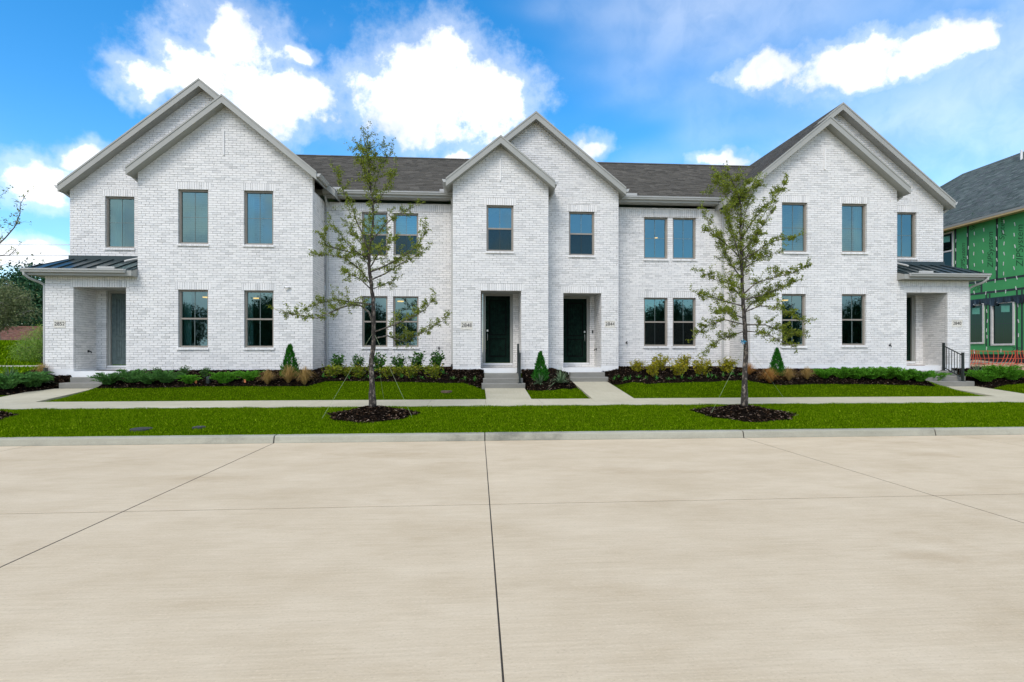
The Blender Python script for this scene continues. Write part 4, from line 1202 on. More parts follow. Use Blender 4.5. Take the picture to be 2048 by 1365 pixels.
def make_mulch():
    rg = np.random.default_rng(3)
    def chips(P, name, parent):
        n = len(P)
        a = rg.uniform(0, 2 * np.pi, n); ln = rg.uniform(0.012, 0.042, n); w = rg.uniform(0.006, 0.014, n); tilt = rg.uniform(-0.5, 0.5, n)
        d = np.stack([np.cos(a), np.sin(a), tilt], 1) * ln[:, None]
        s = np.stack([-np.sin(a), np.cos(a), rg.uniform(-0.4, 0.4, n)], 1) * w[:, None]
        V = np.stack([P - d - s, P + d - s, P + d + s, P - d + s], 1).reshape(-1, 3)
        F = np.arange(4 * n).reshape(-1, 4)
        np_mesh(name, V, F, MAT['mulch_chip'], parent, kind='stuff')
    for bi, b in enumerate(BEDS):
        xs = np.arange(b[0][0], b[0][-1] + 0.06, 0.08); ny = 26
        V = []; 
        for x in xs:
            y0 = float(bed_front(b, x)) + 0.02 * math.sin(x * 9 + bi); y1 = max(float(b[2](x)), y0 + 0.05)
            for j in range(ny + 1): V.append((x, y0 + (y1 - y0) * j / ny))
        V = np.array(V)
        z = mulch_z(V[:, 0], V[:, 1]) + 0.012 * np.sin(V[:, 0] * 23) * np.sin(V[:, 1] * 19) + rg.uniform(-0.008, 0.008, len(V))
        z = np.where(np.arange(len(V)) % (ny + 1) == 0, z - 0.05, z)
        V3 = np.column_stack([V, z]); nr = ny + 1
        i, j = np.meshgrid(np.arange(len(xs) - 1), np.arange(ny))
        a = (i * nr + j).ravel()
        o = np_mesh('mulch_bed', V3, np.stack([a, a + nr, a + nr + 1, a + 1], 1), MAT['mulch_soil'], kind='structure')
        area = sum((float(b[2](x)) - float(bed_front(b, x))) * 0.08 for x in xs)
        n = int(area * 900)
        X = rg.uniform(b[0][0], b[0][-1], n); Yf = bed_front(b, X) + 0.02
        Y = Yf + (b[2](X) - Yf) * rg.uniform(0, 1, n) 
        chips(np.column_stack([X, Y, mulch_z(X, Y) + rg.uniform(0.0, 0.022, n)]), 'mulch_chips', o)
    for ri, (cx, cy, r) in enumerate(RINGS):
        V = []; na, nr = 72, 14
        for k in range(nr + 1):
            for j in range(na):
                a = 2 * math.pi * j / na; rr = r * (1 + 0.07 * math.sin(3 * a + ri) + 0.05 * math.sin(7 * a + 2 * ri)) * k / nr
                V.append((cx + rr * math.cos(a), cy + rr * math.sin(a)))
        V = np.array(V); z = mulch_z(V[:, 0], V[:, 1]) + rg.uniform(-0.01, 0.012, len(V))
        z[-na:] -= 0.05
        F = [(k * na + j, (k + 1) * na + j, (k + 1) * na + (j + 1) % na, k * na + (j + 1) % na) for k in range(nr) for j in range(na)]
        o = np_mesh('mulch_ring', np.column_stack([V, z]), F, MAT['mulch_soil'], kind='structure')
        n = 3400
        a = rg.uniform(0, 2 * np.pi, n); q = r * (1 + 0.07 * np.sin(3 * a + ri) + 0.05 * np.sin(7 * a + 2 * ri)) * np.sqrt(rg.uniform(0, 1.03, n))
        X, Y = cx + q * np.cos(a), cy + q * np.sin(a)
        chips(np.column_stack([X, Y, mulch_z(X, Y) + rg.uniform(0, 0.025, n)]), 'mulch_chips', o)
make_mulch()

# ------------------------------------------------------------------ grass
def make_grass():
    rg = np.random.default_rng(11)
    parts = []
    for (x0, x1, y0, y1, den) in [(-13.5, 16.5, 10.50, 14.20, 2500), (-17, 21, 15.90, 17.9, 2300), (-24, -13.2, 15.9, 24, 700), (17.4, 24, 15.9, 17.5, 1200)]:
        n = int((x1 - x0) * (y1 - y0) * den)
        X = rg.uniform(x0, x1, n); Y = rg.uniform(y0, y1, n)
        parts.append(np.stack([X, Y], 1))
    # ragged tufts along the edges of the paving
    for yy, sg in ((14.20, 1), (15.90, -1), (10.49, -1)):
        n = 16000; X = rg.uniform(-14, 18, n); amp = (0.14 if yy == 14.20 else 0.05) * np.clip(0.45 + 0.5 * np.sin(X * 2.1) * np.sin(X * 0.83 + 1) + 0.25 * np.sin(X * 6.3 + yy), 0.05, 1.2)
        parts.append(np.stack([X, yy + sg * amp * rg.uniform(0, 1, n) ** 2], 1))
    P = np.concatenate(parts); X, Y = P[:, 0], P[:, 1]
    keep = ~in_mulch(X, Y, -0.02)
    for (cx, hw, ys, zs) in WALKS: keep &= ~((np.abs(X - cx) < hw - 0.02) & (Y > 15.85) & (Y < ys + 0.8))
    keep &= ~((X > -13.85) & (X < 18.1) & (Y > 18.9))
    keep &= ~((X > 19.5) & (Y > 17.6))
    X, Y = X[keep], Y[keep]; n = len(X)
    Z = ground(X, Y)
    clump = 0.5 + 0.5 * np.sin(X * 5.3 + 2 * np.sin(Y * 3.1)) * np.sin(Y * 6.7 + 1.3 * np.sin(X * 2.2))
    h = rg.uniform(0.022, 0.046, n) * (0.65 + 0.7 * clump); w = rg.uniform(0.003, 0.007, n)
    big = rg.random(n) < 0.02                       # scattered broad weed and clover leaves
    w = np.where(big, rg.uniform(0.012, 0.026, n), w)
    a = rg.uniform(0, 2 * np.pi, n); b = rg.uniform(0, 2 * np.pi, n); lean = h * rg.uniform(0.1, 0.9, n)
    Pb = np.column_stack([X, Y, Z - 0.004])
    s = np.column_stack([np.cos(a), np.sin(a), np.zeros(n)]) * w[:, None]
    tip = Pb + np.column_stack([np.cos(b) * lean, np.sin(b) * lean, h])
    V = np.stack([Pb - s, Pb + s, tip], 1).reshape(-1, 3)
    o = np_mesh('grass', V, np.arange(3 * n).reshape(-1, 3), MAT['grass_blade'], kind='stuff')
    o['label'] = 'short bright green turf on the verge and front lawns'; o['category'] = 'grass'
make_grass()

# ------------------------------------------------------------------ plants
prng = random.Random(21)
def leaf(m, p, d, ln, w, up=Vector((0, 0, 1))):
    d = d.normalized(); s = d.cross(up)
    s = s.normalized() if s.length > 1e-4 else Vector((1, 0, 0))
    m.quad(p, p + d * ln * 0.5 + s * w * 0.5, p + d * ln, p + d * ln * 0.5 - s * w * 0.5)
def rdir(z0=-1, z1=1):
    a = prng.uniform(0, 2 * math.pi); z = prng.uniform(z0, z1); r = math.sqrt(max(0, 1 - z * z))
    return Vector((r * math.cos(a), r * math.sin(a), z))

def proto_juniper(spread, h, n=46):
    m = MB()
    for i in range(n):
        a = prng.uniform(0, 2 * math.pi); ln = spread * prng.uniform(0.45, 1.0); rise = h * prng.uniform(0.45, 1.15)
        o = Vector((prng.uniform(-1, 1), prng.uniform(-1, 1), 0)) * spread * 0.25
        d = Vector((math.cos(a), math.sin(a), 0)); prev = o
        k = 9
        for j in range(1, k + 1):
            f = j / k
            p = o + d * ln * f + Vector((0, 0, rise * math.sin(f * 1.9) ** 0.8 if f < 0.83 else rise))
            p.z = rise * (1 - (1 - f) ** 2) * (1 - 0.1 * f)
            for q in range(5):
                dd = (p - prev).normalized() + rdir(-0.4, 1.0) * 0.75
                leaf(m, prev.lerp(p, prng.random()), dd, prng.uniform(0.05, 0.095), 0.022, rdir())
            prev = p
    return m
def proto_leafy(w, h, n, ll, lw, stems=7, open_=1.0):
    f = MB(); s = MB(); tips = []
    for i in range(stems):
        a = 2 * math.pi * i / stems + prng.uniform(-0.4, 0.4)
        p0 = Vector((0.03 * math.cos(a), 0.03 * math.sin(a), -0.03)); r = w * prng.uniform(0.25, 0.9)
        p1 = Vector((r * 0.5 * math.cos(a), r * 0.5 * math.sin(a), h * prng.uniform(0.35, 0.5))); p2 = Vector((r * math.cos(a), r * math.sin(a), h * prng.uniform(0.7, 1.0)))
        if i == 0: p1 = Vector((0.02, 0, h * 0.5)); p2 = Vector((0.03, 0.01, h))
        s.tube([p0, p1, p2], [0.008, 0.006, 0.003], 5); tips.append((p0, p1, p2))
    for i in range(n):
        a, b, c = prng.choice(tips); t = prng.uniform(0.15, 1.05)
        p = a.lerp(b, t * 2) if t < 0.5 else b.lerp(c, (t - 0.5) * 2)
        p = p + rdir() * prng.uniform(0, 0.09) * open_
        leaf(f, p, rdir(-0.2, 0.9), ll * prng.uniform(0.7, 1.3), lw * prng.uniform(0.7, 1.2), rdir())
    return f, s
def proto_tuft(n, h, spread, w):
    m = MB()
    for i in range(n):
        a = prng.uniform(0, 2 * math.pi); r = spread * prng.uniform(0.05, 1.0) ** 0.8; hh = h * prng.uniform(0.45, 1.12) * (1 - 0.4 * (r / spread) ** 2)
        d = Vector((math.cos(a), math.sin(a), 0)); s = Vector((-d.y, d.x, 0)) * w * 0.5
        dr = prng.uniform(0.45, 0.95); pts = [d * r * 0.10, d * r * 0.42 + Vector((0, 0, hh * 0.60)), d * r * 0.95 + Vector((0, 0, hh * 0.90)), d * r * 1.45 + Vector((0, 0, hh * dr))]
        i0 = len(m.v)
        for k, p in enumerate(pts):
            q = s * (1, 0.85, 0.55, 0.1)[k]
            m.v += [tuple(p - q), tuple(p + q)]
        m.f += [(i0 + 2 * k, i0 + 2 * k + 1, i0 + 2 * k + 3, i0 + 2 * k + 2) for k in range(3)]
    return m
def proto_sword(n, ln, w, droop=0.25):
    m = MB()
    for i in range(n):
        a = 2.399 * i; el = math.radians(prng.uniform(8, 82)); L_ = ln * prng.uniform(0.7, 1.05)
        d = Vector((math.cos(a) * math.cos(el), math.sin(a) * math.cos(el), math.sin(el))); s = Vector((-math.sin(a), math.cos(a), 0)) * w * 0.5
        pts = [Vector((0, 0, 0.01)), d * L_ * 0.5, d * L_ + Vector((0, 0, -droop * L_ * math.cos(el)))]
        i0 = len(m.v)
        for k, p in enumerate(pts):
            q = s * (0.7, 1.0, 0.06)[k]; m.v += [tuple(p - q), tuple(p + q)]
        m.f += [(i0 + 2 * k, i0 + 2 * k + 1, i0 + 2 * k + 3, i0 + 2 * k + 2) for k in range(2)]
    return m
def proto_cone(h, r, n=1500):
    m = MB()
    for i in range(n):
        t = prng.random() ** 1.25; z = h * (0.02 + 0.95 * t)
        a = prng.uniform(0, 2 * math.pi)
        rr = r * (1 - t) ** 0.75 * (0.82 + 0.30 * math.sin(a * 5 + t * 7) * 0.5 + prng.uniform(-0.12, 0.16)) * (0.45 + 0.55 * prng.random() ** 0.4)
        if t < 0.1: rr *= 0.75 + 2.5 * t
        p = Vector((rr * math.cos(a), rr * math.sin(a), z))
        d = Vector((math.cos(a) * 0.35, math.sin(a) * 0.35, 1.0)) + rdir() * 0.35
        leaf(m, p, d, prng.uniform(0.06, 0.12), prng.uniform(0.022, 0.036), rdir())
    c = MB(); c.tube([(0, 0, -0.05), (0, 0, h * 0.9)], [0.018, 0.004], 6)
    return m, c

def plant(kind, loc, label, cat, group, made, scale=1.0, rot=None):
    """made: list of (part name, mesh builder or mesh data, material)"""
    t = thing(kind, loc, label, cat, group)
    t.scale = (scale,) * 3; t.rotation_euler = (0, 0, prng.uniform(0, 6.28) if rot is None else rot)
    for nm, me, mat in made:
        o = bpy.data.objects.new(nm, me); COL.objects.link(o); o.parent = t
    return t
def data(mb, name, mat):
    me = bpy.data.meshes.new(name); me.from_pydata(mb.v, [], mb.f); me.update(); me.materials.append(MAT[mat]); return me

ORD = ['first', 'second', 'third', 'fourth', 'fifth', 'sixth', 'seventh', 'eighth', 'ninth', 'tenth', 'eleventh', 'twelfth', 'thirteenth', 'fourteenth', 'fifteenth', 'sixteenth', 'seventeenth', 'eighteenth', 'nineteenth', 'twentieth']
def spot(u, v, pad=0.0):
    """ground point under photo pixel (u, v), on the mulch"""
    d = pix_dir(u, v); t = 8.0
    while t < 40:
        p = Vector((0, 0, CAMZ)) + d * t
        if p.z < mz(p.x, p.y): break
        t += 0.02
    return Vector((p.x, p.y, mz(p.x, p.y) - 0.01))

# junipers
jun = [data(proto_juniper(0.48, 0.38, 80), 'juniper_sprays', 'juniper') for _ in range(3)]
junb = [data(proto_juniper(0.50, 0.38, 80), 'juniper_sprays', 'juniper_blue') for _ in range(2)]
L1 = [(217, 769, 0.88), (264, 766, 1.0), (297, 768, 0.72), (335, 766, 0.92), (378, 768, 0.66), (447, 767, 0.85), (497, 762, 0.78)]
for i, (u, v, s) in enumerate(L1):
    me = junb[i % 2] if i < 4 else jun[i % 3]
    plant('juniper', spot(u, v), 'spreading juniper under the left gable windows, %s from the haze-paled door' % ORD[i], 'shrub', 'junipers in front of the left end house', [('foliage', me, None)], s)
L2 = [(1648, 757, 0.8), (1683, 757, 0.9), (1712, 758, 0.95), (1742, 758, 0.9), (1775, 758, 1.0), (1806, 761, 0.95), (1838, 763, 0.9), (1868, 765, 0.85)]
for i, (u, v, s) in enumerate(L2):
    plant('juniper', spot(u, v), 'spreading green juniper under the right gable windows, %s from the left' % ORD[i], 'shrub', 'junipers in front of the right end house', [('foliage', jun[i % 3], None)], s)
for i, (u, v, s, lb) in enumerate([(1972, 764, 1.0, 'juniper in the front right corner bed beside the handrail steps'), (2000, 756, 1.05, 'juniper behind in the corner bed near the orange fence'), (2026, 760, 0.95, 'juniper nearest the right edge of the photo')]):
    plant('juniper', spot(u, v), lb, 'shrub', 'junipers in the right corner bed', [('foliage', jun[i % 3], None)], s)
for i, (u, v, s, lb) in enumerate([(12, 778, 1.15, 'bluish juniper at the left edge of the photo'), (62, 774, 1.15, 'bluish juniper in the left corner bed nearest the house corner')]):
    plant('juniper', spot(u, v), lb, 'shrub', 'junipers in the left corner bed', [('foliage', junb[i], None)], s)
# small round dark shrubs
def leafy(w, h, n, ll, lw, fm, stems=7, op=1.0):
    f, s = proto_leafy(w, h, n, ll, lw, stems, op); return [('foliage', data(f, 'foliage', fm), None), ('stem', data(s, 'stem', 'twig_bark'), None)]
rs = [leafy(0.18, 0.30, 480, 0.05, 0.028, 'holly', 9, 1.1) for _ in range(2)]
for i, (u, v) in enumerate([(314, 755), (369, 754), (410, 756)]):
    plant('round_shrub', spot(u, v), 'small dark round shrub behind the junipers, %s from the haze-paled door' % ORD[i], 'shrub', 'round shrubs under the left gable', rs[i % 2])
for i, (u, v) in enumerate([(1700, 748), (1760, 748), (1812, 750)]):
    plant('round_shrub', spot(u, v), 'low dark shrub behind the right junipers, %s from the cone shrub' % ORD[i], 'shrub', 'round shrubs under the right gable', rs[i % 2], 0.6)
# hollies along the left recessed wall
hs = [leafy(0.30, 0.56, 520, 0.085, 0.05, 'holly', 8, 1.2) for _ in range(4)]
for i, (u, v, s) in enumerate([(673, 746, 1.02), (714, 744, 0.92), (757, 746, 1.08), (799, 745, 1.0), (834, 744, 1.1), (872, 745, 1.18)]):
    plant('holly', spot(u, v), 'upright dark green holly against the 2848 wall, %s from the left downspout' % ORD[i], 'shrub', 'hollies along the 2848 wall', hs[i % 4], s)
ys = [leafy(0.40, 0.30, 520, 0.07, 0.034, 'olive_shrub', 10, 1.5) for _ in range(3)]
for i, (u, v, s) in enumerate([(664, 754, 1.25), (694, 751, 0.8), (718, 754, 1.1), (776, 754, 1.1), (797, 751, 0.85), (822, 754, 1.15), (868, 754, 1.25)]):
    plant('low_shrub', spot(u, v), 'low olive and yellow shrub in front of the hollies, %s from the left' % ORD[i], 'shrub', 'low shrubs in the 2848 bed', ys[i % 3], s)
gs = [leafy(0.32, 0.44, 800, 0.07, 0.034, 'yellow_shrub', 12, 1.6) for _ in range(3)]
for i, (u, v, s) in enumerate([(1274, 744, 0.85), (1306, 752, 0.95), (1321, 741, 1.08), (1357, 752, 1.0), (1368, 741, 1.1), (1404, 750, 1.15), (1455, 746, 1.08)]):
    plant('golden_shrub', spot(u, v), 'bright golden yellow shrub in the 2844 bed, %s from the porch steps' % ORD[i], 'shrub', 'golden shrubs in the 2844 bed', gs[i % 3], s)
# grasses
tg = [data(proto_tuft(380, 0.60, 0.36, 0.008), 'blades', 'tan_grass') for _ in range(2)]
tr = [data(proto_tuft(380, 0.55, 0.40, 0.008), 'blades', 'rust_grass') for _ in range(2)]
for i, (u, v, s, lb, me) in enumerate([(535, 768, 0.82, 'narrow tan grass clump left of the cone shrub at the left gable', tg[0]), (577, 766, 1.0, 'tan grass clump right in front of the left cone shrub', tg[1]), (609, 769, 1.0, 'tan and green grass clump at the left gable corner', tg[0]),
        (1499, 749, 0.75, 'rust coloured grass clump half hidden by the right tree trunk', tr[0]), (1540, 766, 1.0, 'wide rust coloured grass clump in front of the right cone shrub', tr[1]), (1578, 761, 0.82, 'tan grass clump just right of the right cone shrub', tg[1]), (1614, 759, 0.78, 'green and tan grass clump left of the right junipers', tg[0]), (84, 754, 0.8, 'faded grass clump at the left house corner', tg[1])]):
    plant('grass_clump', spot(u, v), lb, 'grass clump', 'ornamental grass clumps', [('blades', me, None)], s)
# cone shrubs
for i, (u, v, s, lb) in enumerate([(580, 756, 1.05, 'dark green cone shrub at the right corner of the left gable'), (1081, 764, 0.97, 'dark green cone shrub between the two middle doors'), (1554, 753, 0.95, 'dark green cone shrub behind the rust grass at the right gable')]):
    f, c = proto_cone(0.98, 0.31, 1800)
    plant('cone_shrub', spot(u, v), lb, 'shrub', 'cone shrubs', [('foliage', data(f, 'foliage', 'cypress'), None), ('stem', data(c, 'stem', 'bark'), None)], s)
# yuccas
yu = [data(proto_sword(60, 0.50, 0.028), 'leaves', 'yucca'), data(proto_sword(90, 0.66, 0.020, 0.4), 'leaves', 'yucca')]
for u, v, s, k, lb in [(1080, 770, 0.95, 0, 'pale spiky yucca in front of the middle cone shrub'), (1122, 768, 0.98, 1, 'tall spiky yucca beside the 2844 path'), (91, 768, 1.0, 0, 'spiky yucca at the left house corner'), (1955, 751, 1.0, 0, 'spiky yucca right of the handrail steps'), (20, 760, 0.9, 1, 'pale spiky yucca at the far left edge of the bed')]:
    plant('yucca', spot(u, v), lb, 'yucca', 'yuccas', [('leaves', yu[k], None)], s)
# spring bulbs
bl = [data(proto_sword(14, 0.26, 0.022, 0.35), 'leaves', 'bulb_leaf') for _ in range(3)]
for i, (u, v) in enumerate([(647, 756), (668, 757), (698, 757), (717, 757), (737, 757), (758, 757), (803, 757), (824, 757), (844, 758), (887, 748), (906, 760), (929, 760), (949, 763)]):
    plant('bulb_leaves', spot(u, v), 'small tuft of green bulb leaves in the 2848 bed, %s from the left' % ORD[i], 'plant', 'bulb leaves in the 2848 bed', [('leaves', bl[i % 3], None)], 0.9)
for i, (u, v) in enumerate([(1229, 761), (1238, 756), (1251, 761), (1260, 760), (1277, 757), (1291, 758), (1314, 760), (1337, 761), (1350, 759), (1364, 758), (1380, 760), (1395, 754), (1415, 757), (1424, 753), (1433, 757), (1446, 754), (1463, 750), (1481, 751)]):
    plant('bulb_leaves', spot(u, v), 'small tuft of green bulb leaves in the 2844 bed, %s from the left' % ORD[i], 'plant', 'bulb leaves in the 2844 bed', [('leaves', bl[i % 3], None)], 0.85)

# ------------------------------------------------------------------ street trees
def street_tree(label, base, trunk, limbs, top_r, seed, leaves_per, depth, loc_y):
    rg = random.Random(seed)
    t = thing('street_tree', base, label, 'tree', 'young street trees on the verge')
    P = [px(u, v, loc_y + dy) for (u, v, dy) in trunk]
    P[0] = Vector(base) + Vector((0, 0, -0.05))
    n = len(P)
    m = MB(); r0 = 0.066
    rad = [max(0.006, r0 * (1 - (i / (n - 1)) ** 0.85 * 0.93) * (1.35 if i == 0 else 1.0)) for i in range(n)]
    # finer curve
    fp, fr = [], []
    for i in range(n - 1):
        for k in range(4):
            f = k / 4; fp.append(P[i].lerp(P[i + 1], f) + Vector((rg.uniform(-1, 1), rg.uniform(-1, 1), 0)) * 0.006); fr.append((rad[i] * (1 - f) + rad[i + 1] * f) * rg.uniform(0.94, 1.07))
    fp.append(P[-1]); fr.append(rad[-1])
    m.tube(fp, fr, 12)
    m.build('trunk', MAT['bark'], t, smooth=True)
    lv = MB(); tw = MB()
    def put_leaves(a, b, k):
        for _ in range(k):
            p = a.lerp(b, rg.random()) + Vector((rg.gauss(0, 1), rg.gauss(0, 1), rg.gauss(0, 1))) * 0.014
            d = Vector((rg.gauss(0, 1), rg.gauss(0, 1), rg.gauss(0.15, 0.8))).normalized()
            ln = rg.uniform(0.026, 0.054); w = ln * rg.uniform(0.42, 0.6)
            s = d.cross(Vector((rg.gauss(0, 1), rg.gauss(0, 1), rg.gauss(0, 1)))).normalized() * w * 0.5
            p = p + d * 0.008
            lv.quad(p, p + d * ln * 0.55 + s, p + d * ln, p + d * ln * 0.5 - s)
    def twig(p, d, ln, r, lev):
        k = 4; q = p; pts = [p]
        for i in range(k):
            d = (d + Vector((rg.gauss(0, .22), rg.gauss(0, .22), rg.gauss(0.06, .20)))).normalized()
            q = q + d * ln / k; pts.append(q)
            if lev > 0 and rg.random() < 0.62:
                sd = (d + Vector((rg.gauss(0, .8), rg.gauss(0, .8), rg.gauss(0.1, .6)))).normalized()
                twig(q, sd, ln * rg.uniform(0.35, 0.6), r * 0.6, lev - 1)
            if lev <= 1: put_leaves(pts[-2], q, rg.choice((4, 5, 6, 8)) if rg.random() < leaves_per else 0)
        tw.tube(pts, [r * 0.8 * (1 - 0.7 * i / k) for i in range(k + 1)], 4, False)
    for li, limb in enumerate(limbs):
        dy = limb[0]; pix = limb[1]
        k = len(pix); pts = []
        for i, (u, v) in enumerate(pix):
            yy = loc_y + dy * (i / (k - 1)) + (rg.uniform(-0.05, 0.05) if i else 0)
            pts.append(px(u, v, yy))
        # attach to the trunk
        near = min(fp, key=lambda q: (q - pts[0]).length); ri = fr[fp.index(near)]
        pts[0] = near
        L_ = sum((b - a).length for a, b in zip(pts[:-1], pts[1:]))
        r1 = min(ri * 0.55, 0.008 + 0.007 * L_)
        lm = MB(); lm.tube(pts, [r1 * (1 - 0.78 * i / (k - 1)) for i in range(k)], 7)
        lm.build('limb', MAT['twig_bark'], t, smooth=True)
        done = 0.0
        for a, b in zip(pts[:-1], pts[1:]):
            seg = (b - a).length; nt = max(1, int(seg / 0.06))
            for j in range(nt):
                f = (done + seg * j / nt) / L_
                if f < 0.16: continue
                d = (b - a).normalized() * 0.6 + Vector((rg.gauss(0, .6), rg.gauss(0, .6), rg.gauss(0.12, .5)))
                twig(a.lerp(b, (j + rg.random()) / nt), d.normalized(), rg.uniform(0.14, 0.36) * (1.15 - 0.5 * f), 0.0045, 1)
            done += seg
        twig(pts[-1], (pts[-1] - pts[-2]).normalized(), 0.25, 0.004, 1)
    # twigs straight off the upper trunk
    for i, p in enumerate(fp):
        if p.z > 2.3 and i > len(fp) * 0.4:
            for _ in range(2):
                twig(p, Vector((rg.gauss(0, 1), rg.gauss(0, 1), rg.gauss(0.6, .4))).normalized(), rg.uniform(0.15, 0.4), 0.004, 1)
    c = tw.build('twigs', MAT['twig_bark'], t)
    c['kind'] = 'stuff'
    k = lv.build('crown', MAT['oak_leaf'], t)
    k['kind'] = 'stuff'
    return t

T1b = (RINGS[0][0], RINGS[0][1], mz(RINGS[0][0], RINGS[0][1]))
tr1 = [(745, 818, 0), (744, 760, 0), (742, 722, 0.02), (747, 690, 0.03), (748, 640, 0), (746, 600, 0), (741, 560, 0.02), (738, 530, 0.03), (739, 500, 0), (743, 470, 0), (747, 440, 0.04), (745, 400, 0), (741, 375, 0), (738, 345, -0.03), (738, 325, 0), (734, 303, 0), (728, 282, 0.02)]
lm1 = [(-0.3, [(747, 648), (738, 625), (722, 612), (702, 610), (680, 617), (655, 628), (635, 637), (608, 632), (585, 629), (566, 624)]),
       (0.2, [(700, 609), (670, 600), (640, 606), (610, 618)]),
       (-0.5, [(748, 662), (775, 655), (800, 645), (828, 634), (852, 618), (864, 600)]),
       (0.4, [(748, 676), (775, 672), (800, 682), (822, 678), (852, 662), (888, 640)]),
       (-0.2, [(740, 566), (725, 545), (705, 527), (685, 515), (655, 510), (636, 512)]),
       (0.1, [(668, 511), (652, 492), (648, 475), (655, 455)]),
       (0.3, [(739, 505), (726, 470), (714, 445), (706, 420), (692, 395), (682, 370), (671, 345)]),
       (-0.6, [(740, 522), (716, 505), (696, 490), (680, 468)]),
       (-0.7, [(740, 548), (765, 535), (790, 522), (815, 506), (838, 490), (852, 458)]),
       (0.5, [(745, 482), (765, 456), (786, 436), (810, 422), (832, 412)]),
       (-0.2, [(745, 412), (762, 395), (775, 372), (790, 340)]),
       (0.3, [(743, 394), (752, 362), (762, 332), (777, 312)]),
       (-0.2, [(741, 388), (730, 352), (722, 322)]),
       (0.8, [(741, 562), (770, 548), (798, 530), (826, 516), (848, 500)]),
       (-0.8, [(740, 536), (756, 510), (772, 490), (790, 478)]),
       (0.9, [(741, 520), (728, 498), (716, 480), (700, 455)]),
       (0.5, [(744, 580), (765, 570), (790, 560)]),
       (-0.9, [(740, 575), (722, 560), (700, 548), (690, 540)]),
       (0.4, [(738, 350), (732, 325), (728, 308), (722, 296)]),
       (0.2, [(738, 330), (748, 312), (756, 302), (770, 296)])]
street_tree('young street tree with long low left limb, in front of the 2848 wall', T1b, tr1, lm1, 0.01, 5, 0.72, 0.5, RINGS[0][1])

T2b = (RINGS[1][0], RINGS[1][1], mz(RINGS[1][0], RINGS[1][1]))
tr2 = [(1490, 818, 0), (1489, 760, 0), (1492, 700, 0.02), (1489, 650, 0), (1486, 600, 0), (1484, 560, 0), (1483, 520, 0.02), (1482, 490, 0), (1480, 460, 0), (1483, 430, 0.03), (1480, 402, 0), (1470, 375, 0), (1458, 345, 0)]
lm2 = [(0.2, [(1483, 522), (1470, 505), (1450, 487), (1430, 470), (1418, 452), (1412, 428)]),
       (-0.3, [(1483, 502), (1505, 480), (1520, 460), (1535, 436), (1543, 422)]),
       (0.2, [(1483, 484), (1500, 450), (1520, 425), (1540, 405), (1558, 386), (1574, 362)]),
       (-0.2, [(1482, 472), (1490, 430), (1500, 392), (1512, 362)]),
       (-0.4, [(1484, 524), (1510, 505), (1530, 492), (1552, 482), (1585, 474)]),
       (0.5, [(1485, 540), (1515, 520), (1542, 508)]),
       (-0.3, [(1486, 590), (1512, 566), (1545, 556), (1590, 545), (1606, 536)]),
       (0.3, [(1485, 585), (1460, 568), (1430, 560), (1405, 546)]),
       (0.4, [(1486, 604), (1520, 592), (1555, 580), (1580, 570), (1592, 560)]),
       (-0.5, [(1487, 622), (1520, 612), (1556, 616), (1580, 630), (1600, 640)]),
       (0.2, [(1488, 645), (1530, 650), (1565, 664), (1598, 672)]),
       (-0.2, [(1489, 665), (1460, 672), (1436, 682), (1418, 700)]),
       (0.4, [(1488, 645), (1450, 640), (1415, 652), (1396, 668)]),
       (-0.5, [(1487, 615), (1452, 604), (1428, 596), (1400, 592)]),
       (0.6, [(1484, 562), (1462, 528), (1446, 496), (1436, 470)]),
       (-0.4, [(1489, 668), (1530, 666), (1560, 682), (1580, 690)]),
       (-0.7, [(1486, 600), (1470, 580), (1455, 560)]),
       (0.8, [(1486, 620), (1505, 605), (1525, 600), (1545, 592)]),
       (-0.8, [(1488, 640), (1470, 630), (1452, 622), (1436, 624)]),
       (0.7, [(1484, 545), (1495, 510), (1508, 490), (1512, 460)]),
       (-0.6, [(1483, 530), (1472, 490), (1462, 455), (1452, 420)]),
       (0.3, [(1481, 440), (1466, 410), (1446, 385), (1432, 362), (1420, 372)]),
       (0.2, [(1480, 415), (1492, 385), (1488, 362)]),
       (-0.2, [(1478, 400), (1456, 378), (1440, 352)])]
street_tree('young bushy street tree with blue ribbon, in front of the right gable', T2b, tr2, lm2, 0.01, 9, 0.95, 0.5, RINGS[1][1])

T3b = (RINGS[2][0], RINGS[2][1], mz(RINGS[2][0], RINGS[2][1]))
tr3 = [(-62, 828, 0), (-62, 760, 0), (-60, 690, 0), (-64, 620, 0), (-60, 560, 0), (-62, 500, 0), (-64, 440, 0), (-60, 380, 0), (-66, 320, 0), (-62, 270, 0)]
lm3 = [(0.2, [(-61, 560), (-30, 520), (0, 486), (10, 477), (29, 455), (40, 428), (41, 408), (52, 390)]), (0.1, [(-62, 590), (-30, 535), (0, 512), (18, 512), (33, 497)]), (-0.2, [(-62, 640), (-30, 560), (-10, 540), (8, 530)]),
       (0.2, [(-62, 470), (-30, 420), (-10, 396), (4, 390)]), (0.3, [(-62, 600), (-100, 560), (-130, 530)]), (-0.3, [(-62, 500), (-100, 450), (-120, 400)]), (0.5, [(-62, 420), (-40, 360), (-30, 320)])]
street_tree('street tree mostly outside the left edge, bare twigs reaching into the sky', T3b, tr3, lm3, 0.01, 13, 0.14, 0.5, RINGS[2][1])

